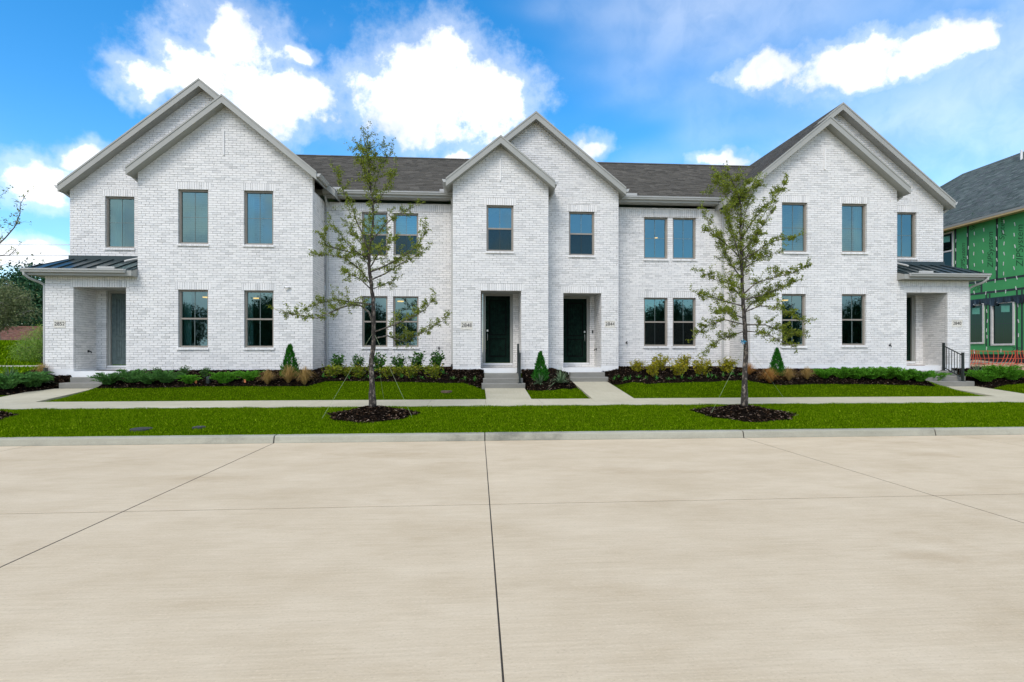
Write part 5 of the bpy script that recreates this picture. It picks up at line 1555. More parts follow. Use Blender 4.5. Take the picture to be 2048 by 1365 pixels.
def wire(name, a, b, r, mat, label, cat, group=None):
    m = MB(); a, b = Vector(a), Vector(b)
    m.tube([a, a.lerp(b, 0.5) + Vector((0, 0, -0.004)), b], r, 5)
    return tag(m.build(name, MAT[mat]), label, cat, group)
def guy_set(tb, loc_y, att, ends, who):
    a = px(att[0], att[1], loc_y)
    for (u, v, lb) in ends:
        g = on_ground(u, v); g.z -= 0.03
        wire('guy_strap', a, g, 0.0024, 'strap', 'thin tie strap running %s from the %s' % (lb, who), 'strap', 'tree tie straps')
guy_set(T1b, RINGS[0][1], (747, 664), [(642, 838, 'down to the left'), (826, 836, 'down to the right'), (768, 800, 'back towards the lawn')], 'left tree')
guy_set(T2b, RINGS[1][1], (1491, 690), [(1419, 831, 'down to the left'), (1572, 800, 'down to the right')], 'right tree')
m = MB(); c = px(1485, 684, RINGS[1][1] - 0.09)
for k in range(6):
    a = k * 1.05; m.quad(c, c + Vector((0.05 * math.cos(a), -0.02, 0.05 * math.sin(a))), c + Vector((0.07 * math.cos(a + .3), -0.03, 0.07 * math.sin(a + .3))), c + Vector((0.05 * math.cos(a + .6), -0.01, 0.05 * math.sin(a + .6))))
m.tube([c + Vector((-0.02, 0.02, 0)), c + Vector((0.09, 0.0, 0.0)), c + Vector((0.11, 0.09, 0))], 0.012, 6)
tag(m.build('ribbon', MAT['blue_ribbon']), 'blue ribbon tied round the right tree trunk', 'ribbon')
# ------------------------------------------------------------------ fixtures on and around the houses
def lettering(name, txt, size, mat, parent, loc, rot, extrude=0.001, shear=0.0, offset=0.0, center=True):
    """flat text turned into a mesh"""
    cu = bpy.data.curves.new(name, 'FONT'); cu.body = txt; cu.size = size; cu.extrude = extrude; cu.shear = shear; cu.offset = offset
    if center: cu.align_x = 'CENTER'; cu.align_y = 'CENTER'
    tmp = bpy.data.objects.new('tmp_text', cu); COL.objects.link(tmp)
    dg = bpy.context.evaluated_depsgraph_get()
    me = bpy.data.meshes.new_from_object(tmp.evaluated_get(dg))
    bpy.data.objects.remove(tmp); bpy.data.curves.remove(cu)
    me.name = name; me.materials.clear(); me.materials.append(MAT[mat])
    o = bpy.data.objects.new(name, me); COL.objects.link(o); o.parent = parent
    o.location = Vector(loc) - BASE[parent.name]; o.rotation_euler = rot
    return o
def plaque(H, num, x0, x1, z0, z1, Y, where):
    t = thing('house_number_sign', ((x0 + x1) / 2, Y, z0), 'cream stone house number sign reading %s %s' % (num, where), 'sign', 'house number signs')
    m = MB(); b = 0.028
    m.box(x0, x1, Y - 0.012, Y + 0.03, z1 - b, z1); m.box(x0, x1, Y - 0.012, Y + 0.03, z0, z0 + b)
    m.box(x0, x0 + b, Y - 0.0125, Y + 0.03, z0 + b, z1 - b); m.box(x1 - b, x1, Y - 0.0125, Y + 0.03, z0 + b, z1 - b)
    m.build('frame', MAT['plaque_stone'], t)
    MB().box(x0 + b, x1 - b, Y - 0.003, Y + 0.03, z0 + b, z1 - b).build('face', MAT['plaque_stone'], t)
    lettering('numerals', num, (z1 - z0) * 0.66, 'ink', t, ((x0 + x1) / 2, Y - 0.008, (z0 + z1) / 2), (math.radians(90), 0, 0), 0.002, 0.0, 0.0)
for num, (u0, v0, u1, v1), Y, wh in (('2852', (108, 641, 131, 656), YA, 'at the far left porch'), ('2848', (922, 643, 945, 659.5), YA, 'left of the middle doors'), ('2844', (1210, 641.5, 1230, 656), YC, 'right of the middle doors'), ('2840', (1904, 640.5, 1924, 654), YA, 'at the far right porch')):
    r = rect(u0, v0, u1, v1, Y); plaque(None, num, r[0], r[1], r[2], r[3], Y, wh)

def fixture(name, p, label, cat, build, mat, group=None):
    m = MB(); build(m, p); return tag(m.build(name, MAT[mat]), label, cat, group)
def bib(m, p):
    m.tube([p + Vector((0, 0.01, 0)), p + Vector((0, -0.07, 0)), p + Vector((0, -0.09, -0.06))], [0.016, 0.014, 0.016], 8)
    m.tube([p + Vector((0, -0.05, 0.0)), p + Vector((0, -0.05, 0.05))], 0.007, 6); m.tube([p + Vector((-0.03, -0.05, 0.052)), p + Vector((0.03, -0.05, 0.052))], 0.010, 6)
    m.box(p.x - 0.03, p.x + 0.03, p.y - 0.012, p.y + 0.01, p.z - 0.03, p.z + 0.03)
for (u, v, Y, lb) in ((878, 697, YR, 'garden tap on the recessed wall left of the middle doors'), (1253, 686, YR, 'garden tap on the recessed wall right of the middle doors'), (1779, 691, YA, 'garden tap right of the right gable windows')):
    fixture('garden_tap', px(u, v, Y), lb, 'tap', bib, 'black_metal', 'garden taps')
def bib_side(m, p): m.tube([p, p + Vector((0.08, 0, 0)), p + Vector((0.10, 0, -0.06))], 0.018, 8); m.box(p.x - 0.01, p.x + 0.012, p.y - 0.04, p.y + 0.04, p.z - 0.04, p.z + 0.04)
fixture('outlet_box', Vector((-12.92, 19.60, px(180, 703, 19.5).z)), 'dark outlet on the side wall inside the left porch', 'outlet', bib_side, 'black_metal')
def bib_side2(m, p): m.tube([p, p + Vector((-0.08, 0, 0)), p + Vector((-0.10, 0, -0.06))], 0.018, 8); m.box(p.x - 0.012, p.x + 0.01, p.y - 0.03, p.y + 0.03, p.z - 0.05, p.z + 0.05)
fixture('outlet_box', Vector((4.65, 20.45, px(1192, 699, 20.4).z)), 'dark outlet on the side wall of the 2844 entry', 'outlet', bib_side2, 'black_metal')
fixture('doorbell', px(1185, 664, YCD), 'black doorbell beside the 2844 door', 'doorbell', lambda m, p: m.box(p.x - 0.025, p.x + 0.025, p.y - 0.03, p.y, p.z - 0.06, p.z + 0.06), 'black_metal')
t = thing('security_camera', px(578, 576, YA), 'small white security camera on the left gable wall', 'camera')
p = BASE[t.name].copy()
m = MB(); m.tube([p + Vector((0.03, 0, 0.0)), p + Vector((0.02, -0.05, 0.01))], 0.03, 10); m.tube([p + Vector((0.03, -0.05, 0.02)), p + Vector((-0.10, -0.09, -0.005))], 0.035, 12); m.build('housing', MAT['white_plastic'], t)
MB().tube([p + Vector((-0.10, -0.09, -0.005)), p + Vector((-0.115, -0.094, -0.008))], 0.028, 12).build('lens', MAT['ink'], t)
for (x0, x1, y0, y1, z, mat, lb) in ((-12.55, -11.55, 19.35, 19.85, 1.03, 'doormat', 'dark doormat at the haze-paled door of the left end house'), (15.85, 16.75, 19.35, 19.85, 1.16, 'brown_mat', 'brown doormat at the right end door')):
    m = MB(); m.box(x0, x1, y0, y1, z + 0.001, z + 0.016); m.box(x0 + 0.02, x1 - 0.02, y0 + 0.02, y1 - 0.02, z + 0.016, z + 0.020)
    tag(m.build('doormat', MAT[mat]), lb, 'doormat', 'doormats')

def rail(pts_top, label, n_bal):
    """stair handrail: pts = [(x, y, zbase) upper post, lower post]"""
    (xa, ya, za), (xb, yb, zb_) = pts_top
    h = 0.92
    t = thing('handrail', (xa, (ya + yb) / 2, zb_), label, 'handrail', 'black metal stair handrails')
    for x, y, z in pts_top:
        m = MB(); m.box(x - 0.032, x + 0.032, y - 0.032, y + 0.032, z, z + h + 0.07); m.box(x - 0.04, x + 0.04, y - 0.04, y + 0.04, z + h + 0.07, z + h + 0.085)
        m.box(x - 0.065, x + 0.065, y - 0.065, y + 0.065, z, z + 0.02)
        m.build('post', MAT['black_metal'], t)
    for dz in (0.90, 0.12):
        m = MB(); a = Vector((xa, ya, za + dz)); b = Vector((xb, yb, zb_ + dz))
        m.prism([a + Vector((-0.018, 0, -0.015)), a + Vector((0.018, 0, -0.015)), a + Vector((0.018, 0, 0.015)), a + Vector((-0.018, 0, 0.015))], b - a)
        m.build('rail', MAT['black_metal'], t)
    for i in range(n_bal):
        f = (i + 1) / (n_bal + 1); p = Vector((xa, ya, za)).lerp(Vector((xb, yb, zb_)), f)
        MB().box(p.x - 0.008, p.x + 0.008, p.y - 0.008, p.y + 0.008, p.z + 0.12, p.z + 0.90).build('baluster', MAT['black_metal'], t)
rail([(1.55, 18.78, 0.935), (1.55, 18.12, 0.631)], 'black handrail seen edge-on beside the 2848 door steps', 6)
rail([(16.98, 18.80, 0.985), (17.02, 18.06, 0.64)], 'black handrail with balusters on the right end porch steps', 6)
# the right rail is splayed towards the street in the photo
def disc(name, u, v, r, mat, label, cat, group=None):
    p = on_ground(u, v); m = MB(); n = 24
    z = gz(p.x, p.y) + 0.028
    m.tube([(p.x, p.y, z - 0.05), (p.x, p.y, z), (p.x, p.y, z + 0.004)], [r, r, r * 0.93], n)
    for k in range(-3, 4): m.box(p.x - r * 0.6, p.x + r * 0.6, p.y + k * r * 0.2 - 0.012, p.y + k * r * 0.2 + 0.012, z + 0.004, z + 0.009)
    tag(m.build(name, MAT[mat]), label, cat, group)
disc('utility_cover', 283, 860.5, 0.19, 'cast_iron', 'round dark utility cover in the verge, left of the small one', 'manhole cover', 'utility covers')
disc('utility_cover', 398, 857, 0.12, 'cast_iron', 'small round utility cover, right one of two in the verge', 'manhole cover', 'utility covers')
disc('drain_cover', 893, 784.5, 0.17, 'rust_cover', 'rusty drain cover in the lawn near the 2848 steps', 'drain cover')
def path_light(m, p):
    m.tube([p + Vector((0, 0, -0.05)), p + Vector((0, 0, 0.12)), p + Vector((0, 0, 0.17)), p + Vector((0, 0, 0.20))], [0.075, 0.075, 0.065, 0.03], 12)
fixture('path_light', spot(417, 766), 'squat dark path light among the left junipers', 'path light', path_light, 'black_metal')
def bollard(m, p):
    m.tube([p, p + Vector((0, 0, 0.34))], 0.045, 12); m.tube([p + Vector((0, 0, 0.34)), p + Vector((0, 0, 0.46))], [0.07, 0.06], 12)
fixture('downspout_boot', spot(91, 765) , 'dark capped drain boot at the left house corner', 'pipe', bollard, 'black_metal')
fixture('downspout_boot', Vector((2.67, YC - 0.06, 0.92)), 'dark downspout boot between the two middle doors', 'pipe', lambda m, p: m.tube([p, p + Vector((0, -0.02, 0.12)), p + Vector((0, 0, 0.26))], [0.06, 0.06, 0.05], 10), 'black_metal')
fixture('downspout_boot', Vector((-0.74, YR - 0.10, 0.95)), 'dark downspout boot at the right end of the 2848 wall', 'pipe', lambda m, p: m.tube([p, p + Vector((0, -0.02, 0.12)), p + Vector((0, 0, 0.26))], [0.06, 0.06, 0.05], 10), 'black_metal')
def flag(m, p): m.tube([p, p + Vector((0, 0, 0.14))], 0.003, 5); m.quad(p + Vector((0, 0, 0.02)), p + Vector((0.05, 0.01, 0.01)), p + Vector((0.045, 0.02, 0.11)), p + Vector((-0.005, 0, 0.13)))
fixture('marker_flag', spot(390, 768), 'small orange marker left of the path light', 'flag', flag, 'orange_flag', 'orange ground markers')
fixture('marker_flag', spot(488, 767), 'small orange marker below the left gable juniper nearest the grasses', 'flag', flag, 'orange_flag', 'orange ground markers')

# ------------------------------------------------------------------ things seen through the windows
def curtain(x0, x1, Y, z0, z1, label):
    m = MB(); n = 26; 
    for i in range(n):
        f0, f1 = i / n, (i + 1) / n
        y = lambda f: Y + 0.03 * math.sin(f * 2 * math.pi * (x1 - x0) / 0.09)
        m.quad((x0 + (x1 - x0) * f0, y(f0), z0), (x0 + (x1 - x0) * f1, y(f1), z0), (x0 + (x1 - x0) * f1, y(f1), z1), (x0 + (x1 - x0) * f0, y(f0), z1))
    tag(m.build('curtain', MAT['curtain_cloth'], smooth=True), label, 'curtain', 'pale curtains behind the glass')
curtain(w5[0] + 0.02, w5[0] + 0.40, YW + 0.36, w5[2] - 0.3, w5[3] + 0.1, 'pale curtain in the window above the left porch')
curtain(w2[0] - 0.02, w2[0] + 0.20, YA + 0.36, w2[2] - 0.3, w2[3] + 0.1, 'pale curtain in the upper right window of the left gable')
curtain(w3[0] + 0.0, w3[0] + 0.26, YA + 0.36, w3[2] - 0.3, w3[3] + 0.1, 'pale curtain in the lower left window of the left gable')
curtain(w4[0] - 0.02, w4[0] + 0.16, YA + 0.36, w4[2] - 0.3, w4[3] + 0.1, 'pale curtain in the lower right window of the left gable')
curtain(e2[0] + 0.72, e2[1] + 0.02, YA + 0.36, e2[2] - 0.3, e2[3] + 0.1, 'pale curtain in the upper right window of the right gable')
for i, w in enumerate((ra, rb)):  # pale slats added behind the glass to imitate reflected sky
    m = MB(); zm = (w[2] + w[3]) / 2
    for k in range(12):
        f = k / 12; z = w[3] - (w[3] - zm) * f
        m.prism([(w[0], YR + 0.30, z), (w[0], YR + 0.305, z - 0.055), (w[0], YR + 0.31, z - 0.055), (w[0], YR + 0.306, z)], (w[1] - w[0], 0, 0))
    m.box(w[0], w[1], YR + 0.29, YR + 0.33, w[3] - 0.02, w[3] + 0.04)
    tag(m.build('reflection_slats', MAT['curtain_cloth']), 'pale blind imitating reflected sky in the %s upper window of the 2848 wall' % ('left', 'right')[i], 'slats', 'pale slats imitating reflected sky')
m = MB(); x, z = px(394, 640, YA + 0.7).x, 1.26
t = thing('floor_lamp', (x, YA + 0.75, z), 'dark lamp on a stand in the lower left gable window', 'lamp')
y = YA + 0.75
MB().tube([(x, y, px(394, 672, y).z), (x, y, px(394, 640, y).z), (x, y, px(394, 637, y).z)], [0.085, 0.10, 0.05], 14).build('lamp_shade', MAT['black_metal'], t)
MB().tube([(x, y, z), (x, y, z + 0.02), (x, y, z + 0.03), (x, y, px(394, 665, y).z)], [0.12, 0.12, 0.02, 0.015], 12).build('stand', MAT['black_metal'], t)
MB().tube([(x, y, px(394, 637, y).z), (x, y, px(394, 632, y).z), (x, y, px(394, 628, y).z)], [0.02, 0.05, 0.01], 10).build('finial', MAT['black_metal'], t)
def ceiling_light(u, v, Y, label, r=0.14, zc_=None):
    p = px(u, v, Y)
    t = thing('ceiling_light', p, label, 'ceiling light', 'lit ceiling lights seen through windows')
    MB().tube([p + Vector((0, 0, 0)), p + Vector((0, 0, 0.03))], [r * 0.9, r], 18).build('diffuser', MAT['lamp_glow'], t)
    m = MB(); m.tube([p + Vector((0, 0, 0.031)), p + Vector((0, 0, 0.05))], r * 1.03, 18)
    if zc_: m.tube([p + Vector((0, 0, 0.05)), Vector((p.x, p.y, zc_))], 0.012, 6)
    m.build('mount', MAT['steel'], t)
ceiling_light(388, 412, YA + 1.4, 'glowing round lamp in the upper left window of the left gable', 0.13, 7.24)
ceiling_light(413, 596, YA + 1.4, 'glowing lamp at the edge of the lower left window of the left gable', 0.13, 4.04)
ceiling_light(512, 598, YA + 1.2, 'glowing lamp in the lower right window of the left gable', 0.11, 4.04)
ceiling_light(801, 604, YR + 1.2, 'glowing lamp in the lower right window of the 2848 wall', 0.13, 4.04)
ceiling_light(1312, 477, YR + 2.0, 'small glowing lamp in the left upper window of the 2844 wall', 0.07, 6.99)
ceiling_light(1569, 602, YA + 1.3, 'glowing lamp in the lower left window of the right gable', 0.13, 4.09)

# ------------------------------------------------------------------ beyond the left gable
def make_path_side():
    m = MB(); 
    for k in range(14):
        x0, x1 = -40 + k * 1.9, -40 + (k + 1) * 1.9 - 0.01
        ya, yb = 22.6, 23.9
        z = gz(x0, ya) + 0.03
        m.prism([(x0, ya, z), (x1, ya, z), (x1, yb, z + 0.03), (x0, yb, z + 0.03)], (0, 0, -0.15))
    m.build('side_path', MAT['walk_concrete'], kind='structure')
make_path_side()
def make_berm():
    rg = np.random.default_rng(5)
    n = 90000; X = rg.uniform(-42, -14.2, n); Y = rg.uniform(19, 41, n)
    keep = ~((Y > 22.55) & (Y < 23.95)) & ~in_mulch(X, Y)
    X, Y = X[keep], Y[keep]; n = len(X); Z = ground(X, Y)
    h = rg.uniform(0.06, 0.11, n); a = rg.uniform(0, 6.28, n); w = rg.uniform(0.02, 0.04, n)
    P = np.column_stack([X, Y, Z]); s = np.column_stack([np.cos(a), np.sin(a), 0 * a]) * w[:, None]
    V = np.stack([P - s, P + s, P + np.column_stack([np.cos(a + 1) * 0.03, np.sin(a + 1) * 0.03, h])], 1).reshape(-1, 3)
    o = np_mesh('berm_grass', V, np.arange(3 * n).reshape(-1, 3), MAT['grass_blade'], kind='stuff')
    o['label'] = 'bright green grass on the berm left of the houses'; o['category'] = 'grass'
make_berm()

def brick_garden_wall():
    Y = 42.0; x0, x1 = -44.0, -20.0; zb_, zt = gz(-30, Y) - 0.3, px(30, 655, Y).z
    t = thing('garden_wall', ((x0 + x1) / 2, Y, zb_), 'red brick garden wall far left behind the grassy berm', 'wall')
    MB().box(x0, x1, Y + 0.01, Y + 0.3, zb_, zt).build('wall_core', MAT['mortar'], t)
    m = MB(); z = zb_; k = 0
    while z < zt - 0.05:
        x = x0 + (k % 2) * 0.12
        while x < x1 - 0.25:
            m.box(x, x + 0.23, Y, Y + 0.05, z, z + 0.067); x += 0.24
        z += 0.077; k += 1
    m.build('brickwork', MAT['red_brick'], t, kind='stuff')
    MB().box(x0, x1, Y - 0.03, Y + 0.33, zt - 0.02, zt + 0.08).build('coping', MAT['red_brick'], t)
    xx = x0 + 1.0
    for xx in (-40, -35, -30, -25):
        m = MB(); m.box(xx, xx + 0.6, Y - 0.15, Y + 0.4, zb_, zt + 0.12); m.build('pier', MAT['red_brick'], t)
brick_garden_wall()

def crown_mesh(blobs, n, ll, lw, seed):
    """many leaf faces in clumps through the volume of the given ellipsoids (x, y, z, rx, ry, rz)"""
    rg = np.random.default_rng(seed)
    vol = np.array([b[3] * b[4] * b[5] for b in blobs]); pick = rg.choice(len(blobs), n // 14, p=vol / vol.sum())
    B = np.array(blobs)[pick]
    d = rg.normal(size=(len(pick), 3)); d /= np.linalg.norm(d, axis=1)[:, None]
    C = B[:, :3] + d * (rg.uniform(0.25, 1, (len(pick), 1)) ** 0.45) * B[:, 3:]
    C = np.repeat(C, 14, 0); m = len(C)
    P = C + rg.normal(size=(m, 3)) * ll * 1.3
    a = rg.normal(size=(m, 3)); a /= np.linalg.norm(a, axis=1)[:, None]
    b = np.cross(a, rg.normal(size=(m, 3))); b /= np.linalg.norm(b, axis=1)[:, None]
    s = rg.uniform(0.6, 1.2, (m, 1))
    V = np.stack([P, P + a * ll * s * 0.5 + b * lw * s * 0.5, P + a * ll * s, P + a * ll * s * 0.5 - b * lw * s * 0.5], 1).reshape(-1, 3)
    return V, np.arange(4 * m).reshape(-1, 4)
def big_tree(name, base, blobs, n, ll, lw, mat, bark, label, seed, trunk_r=0.25, group='trees left of the houses'):
    t = thing(name, base, label, 'tree', group)
    rg = random.Random(seed); b = Vector(base)
    m = MB(); top = b + Vector((0, 0, max(q[2] for q in blobs) - base[2]))
    mid = b.lerp(top, 0.45)
    m.tube([b + Vector((0, 0, -0.2)), b.lerp(mid, 0.5), mid, top], [trunk_r * 1.3, trunk_r, trunk_r * 0.8, trunk_r * 0.15], 10)
    m.build('trunk', MAT[bark], t, smooth=True)
    for q in blobs:
        c = Vector(q[:3]); l = MB(); st = b.lerp(mid, rg.uniform(0.5, 1.0))
        l.tube([st, st.lerp(c, 0.5) + Vector((0, 0, 0.15 * (c - st).length)), c, c + Vector((rg.uniform(-1, 1) * q[3], rg.uniform(-1, 1) * q[4], rg.uniform(0.2, 1) * q[5])) * 0.8], [trunk_r * 0.45, trunk_r * 0.3, trunk_r * 0.18, 0.01], 6)
        for _ in range(6):
            e = c + Vector((rg.uniform(-1, 1) * q[3], rg.uniform(-1, 1) * q[4], rg.uniform(-1, 1) * q[5])) * 0.95
            l.tube([c, c.lerp(e, 0.5) + Vector((0, 0, 0.1)), e], [trunk_r * 0.15, trunk_r * 0.09, 0.006], 5)
        l.build('limb', MAT[bark], t, smooth=True)
    V, F = crown_mesh(blobs, n, ll, lw, seed)
    V = V - np.array(base)
    np_mesh('crown', V, F, MAT[mat], t)
    return t
def at(u, v, Y): return px(u, v, Y)
Yt = 46.0
bl1 = []
for (u, v, r) in ((25, 600, 40), (70, 580, 38), (95, 610, 45), (10, 640, 40), (55, 640, 42), (100, 650, 36), (60, 557, 22), (130, 600, 40), (-40, 610, 45), (30, 575, 20)):
    p = at(u, v, Yt); k = r / FPX * Yt * 1.25; bl1.append((p.x, p.y, p.z, k, k * 1.1, k))
big_tree('oak_tree', (bl1[2][0], Yt, gz(-34, Yt) - 0.1), bl1, 26000, 0.24, 0.13, 'dark_tree', 'bark', 'dark green oak behind the brick garden wall', 3)
Yt = 36.0
bl2 = []
for (u, v, r) in ((2, 606, 34), (30, 598, 22), (38, 628, 18), (-8, 636, 22), (62, 622, 13), (18, 572, 10)):
    p = at(u, v, Yt); k = r / FPX * Yt * 1.2; bl2.append((p.x, p.y, p.z, k, k, k * 0.9))
big_tree('pale_tree', (at(-5, 700, Yt).x, Yt, gz(-30, Yt) - 0.1), bl2, 6500, 0.15, 0.07, 'pale_tree', 'pale_bark', 'pale green tree with light branches in front of the dark oak', 4, 0.13)
Yt = 25.5
bl3 = []
for (u, v, r) in ((70, 690, 26), (50, 700, 22), (88, 675, 24), (80, 705, 20), (95, 700, 26), (35, 708, 14), (92, 660, 14)):
    p = at(u, v, Yt); k = r / FPX * Yt * 0.98; bl3.append((p.x, p.y, p.z, k, k, k * 0.9))
big_tree('feathery_bush', (at(84, 728, Yt).x, Yt, gz(at(84, 728, Yt).x, Yt) - 0.05), bl3, 9000, 0.085, 0.022, 'grey_bush', 'twig_bark', 'feathery grey green bush against the left house corner', 6, 0.04, 'shrubs left of the houses')

for i, (v, nm) in enumerate(((487, 'upper'), (508.5, 'lower'))):
    a, b = px(-300, v - 1, 70), px(420, v + 2, 70)
    m = MB(); m.tube([a.lerp(b, k / 12) + Vector((0, 0, -0.5 * math.sin(math.pi * k / 12))) + Vector((0, 0, 0.35)) for k in range(13)], 0.045, 5)
    tag(m.build('power_line', MAT['wire']), '%s of two pale power lines crossing the sky far left' % nm, 'power line', 'power lines')

# ------------------------------------------------------------------ house under construction on the right
XN = 22.0
NB = thing('unfinished_house', (26.0, 24.0, 1.3), 'unfinished house with green sheathing and dark shingle roof at the right', 'house')
def ps(u, v): return px_side(u, v, XN)
zN0 = ps(2048, 709).z; zN1 = ps(2048, 421).z + 0.1
yN0, yN1 = 18.2, 32.0
w_up = (ps(1908, 500).y, ps(1870, 500).y, ps(1908, 539).z, ps(1908, 462).z)
w_l = (ps(1969, 650).y, ps(1930, 650).y, ps(1969, 688).z, ps(1969, 607).z)
w_r = (ps(2030, 650).y, ps(1982.5, 650).y, ps(2028, 691).z, ps(2028, 601.5).z)
wins = [w_up, w_l, w_r]
# sheathing panels, each a board of its own between the taped joints
ypan = sorted([yN0, ps(2080, 600).y - 0.9, ps(1994, 500).y, ps(1936, 500).y, 25.8, 27.0, 28.2, yN1] + [20.15])
zpan = [zN0, ps(2048, 577).z - 0.02, ps(2048, 552).z, zN1]
for ya, yb in zip(ypan[:-1], ypan[1:]):
    if yb - ya < 0.1: continue
    for za, zb_ in zip(zpan[:-1], zpan[1:]):
        cuts_y = sorted({ya, yb, *[min(max(q, ya), yb) for w in wins for q in (w[0], w[1])]})
        cuts_z = sorted({za, zb_, *[min(max(q, za), zb_) for w in wins for q in (w[2], w[3])]})
        m = MB()
        for a, b in zip(cuts_y[:-1], cuts_y[1:]):
            for c, d in zip(cuts_z[:-1], cuts_z[1:]):
                if b - a < 1e-3 or d - c < 1e-3: continue
                if any(w[0] < (a + b) / 2 < w[1] and w[2] < (c + d) / 2 < w[3] for w in wins): continue
                m.box(XN, XN + 0.03, a, b, c, d)
        if m.v: m.build('sheathing_panel', MAT['green_sheathing'], NB)
MB().box(XN + 0.05, XN + 0.2, yN0, yN1, 0.8, zN0).build('foundation', MAT['gravel_black'], NB)
def tape(ya, yb, za, zb_):
    MB().box(XN - 0.006, XN - 0.001, min(ya, yb), max(ya, yb), min(za, zb_), max(za, zb_)).build('seam_tape', MAT['black_tape'], NB)
for u in (1911, 1936, 1994):
    y = ps(u, 500).y; tape(y - 0.045, y + 0.045, ps(2048, 552).z, zN1)
for v in (552, 577):
    z = ps(2048, v).z; tape(yN0, yN1, z - 0.045, z + 0.045)
for u in (1963,):
    y = ps(u, 568).y; tape(y - 0.045, y + 0.045, ps(2048, 577).z + 0.05, ps(2048, 552).z - 0.05)
for u in (2034, 2044):
    y = ps(u, 640).y; tape(y - 0.035, y + 0.035, zN0, ps(2048, 577).z - 0.05)
y = ps(1976, 650).y; tape(y - 0.11, y - 0.05, zN0 + 0.35, ps(2048, 580).z); tape(y + 0.05, y + 0.11, zN0 + 0.35, ps(2048, 580).z)
for (y0, y1, z0, z1) in wins:
    f = MB(); fw = 0.075
    f.box(XN - 0.035, XN + 0.06, y0, y0 + fw, z0, z1); f.box(XN - 0.035, XN + 0.06, y1 - fw, y1, z0, z1); f.box(XN - 0.034, XN + 0.06, y0 + fw, y1 - fw, z1 - fw, z1); f.box(XN - 0.034, XN + 0.06, y0 + fw, y1 - fw, z0, z0 + fw)
    zm = (z0 + z1) / 2
    if (y0, y1, z0, z1) == w_up: f.box(XN - 0.02, XN + 0.05, y0 + fw, y1 - fw, zm - 0.03, zm + 0.03)
    w = f.build('window', MAT['vinyl_white'], NB)
    m = MB(); m.quad((XN + 0.03, y1 - fw, z0 + fw), (XN + 0.03, y0 + fw, z0 + fw), (XN + 0.03, y0 + fw, z1 - fw), (XN + 0.03, y1 - fw, z1 - fw)); m.build('pane', MAT['site_glass'], w)
    g = MB(); ym = (y0 + y1) / 2; g.box(XN + 0.034, XN + 0.04, ym - 0.012, ym + 0.012, z0 + fw, z1 - fw); g.build('muntin', MAT['muntin_white'], w)
    g = MB(); g.box(XN + 0.042, XN + 0.048, y0 + fw, y1 - fw, zm - 0.012, zm + 0.012); g.build('muntin', MAT['muntin_white'], w)
    m = MB(); m.quad((XN + 0.027, y0 + 0.25, z1 - 0.45), (XN + 0.027, y0 + 0.62, z1 - 0.43), (XN + 0.027, y0 + 0.62, z1 - 0.16), (XN + 0.027, y0 + 0.25, z1 - 0.18)); m.build('sticker', MAT['sticker'], w)
m = MB(); m.box(XN + 0.2, XN + 4, yN0 + 0.2, yN1, zN0, zN1); 
inside = MB(); inside.quad((XN + 3, yN0, zN0), (XN + 3, yN1, zN0), (XN + 3, yN1, zN1), (XN + 3, yN0, zN1)); inside.quad((XN + 0.1, yN0, zN0), (XN + 0.1, yN1, zN0), (XN + 3, yN1, zN0), (XN + 3, yN0, zN0))
inside.quad((XN + 0.1, yN0, zN1 - .3), (XN + 3, yN0, zN1 - .3), (XN + 3, yN1, zN1 - .3), (XN + 0.1, yN1, zN1 - .3)); inside.build('interior', MAT['green_sheathing'], NB)
for yy in (yN0, yN1): MB().box(XN + 0.031, XN + 12, yy - 0.02, yy + 0.02, 0.8, zN1).build('end_wall', MAT['green_sheathing'], NB)
# black flashing film drooping above the lower windows
m = MB()
for k in range(40):
    ya, yb = ps(2060, 600).y + k * 0.12, ps(2060, 600).y + (k + 1) * 0.12
    f = lambda q: 0.05 * math.sin(q * 5.1) + 0.03 * math.sin(q * 11.7 + 1)
    z = ps(2048, 600).z + 0.10
    m.quad((XN - 0.03 - abs(f(ya)) * 0.6, ya, z - 0.17 + f(ya)), (XN - 0.03 - abs(f(yb)) * 0.6, yb, z - 0.17 + f(yb)), (XN - 0.008, yb, z + 0.12), (XN - 0.008, ya, z + 0.12))
m.build('flashing_film', MAT['black_tape'], NB)
# eave and roof
xe = XN - 0.32; zf = px_side(2048, 412, xe).z
MB().box(xe - 0.03, xe, yN0 - 0.3, yN1, zf - 0.16, zf).build('fascia', MAT['pine_board'], NB)
MB().box(xe, XN + 0.05, yN0 - 0.3, yN1, zf - 0.15, zf - 0.12).build('soffit', MAT['pine_board'], NB)
HN = House.__new__(House); HN.root = NB
pn = 0.75; xr = 27.25; zr = zf + pn * (xr - xe)
y2 = px_side(1925, 343, xr).y
HN.slope(xe - 0.04, zf + 0.01, xr, zr, yN0 - 0.3, y2, 0.10, 'shingle_blue'); HN.slope(2 * xr - xe, zf, xr, zr, yN0 - 0.3, y2, 0.10, 'shingle_blue')
m = MB(); hy = y2 + (xr - xe)
m.tri((xr, y2, zr), (xe - 0.04, y2, zf), (xe - 0.04, hy, zf)); m.tri((xr, y2, zr), (xe - 0.04, hy, zf), (2 * xr - xe, hy, zf)); m.tri((xr, y2, zr), (2 * xr - xe, hy, zf), (2 * xr - xe, y2, zf))
m.build('hip_end', MAT['shingle_blue'], NB)
p = px_side(2043, 334, xr - 0.9); pz = zf + pn * (p.x - xe)
MB().tube([(p.x, p.y, pz - 0.1), (p.x, p.y, pz + 0.45)], 0.05, 10).build('vent_pipe', MAT['white_plastic'], NB)
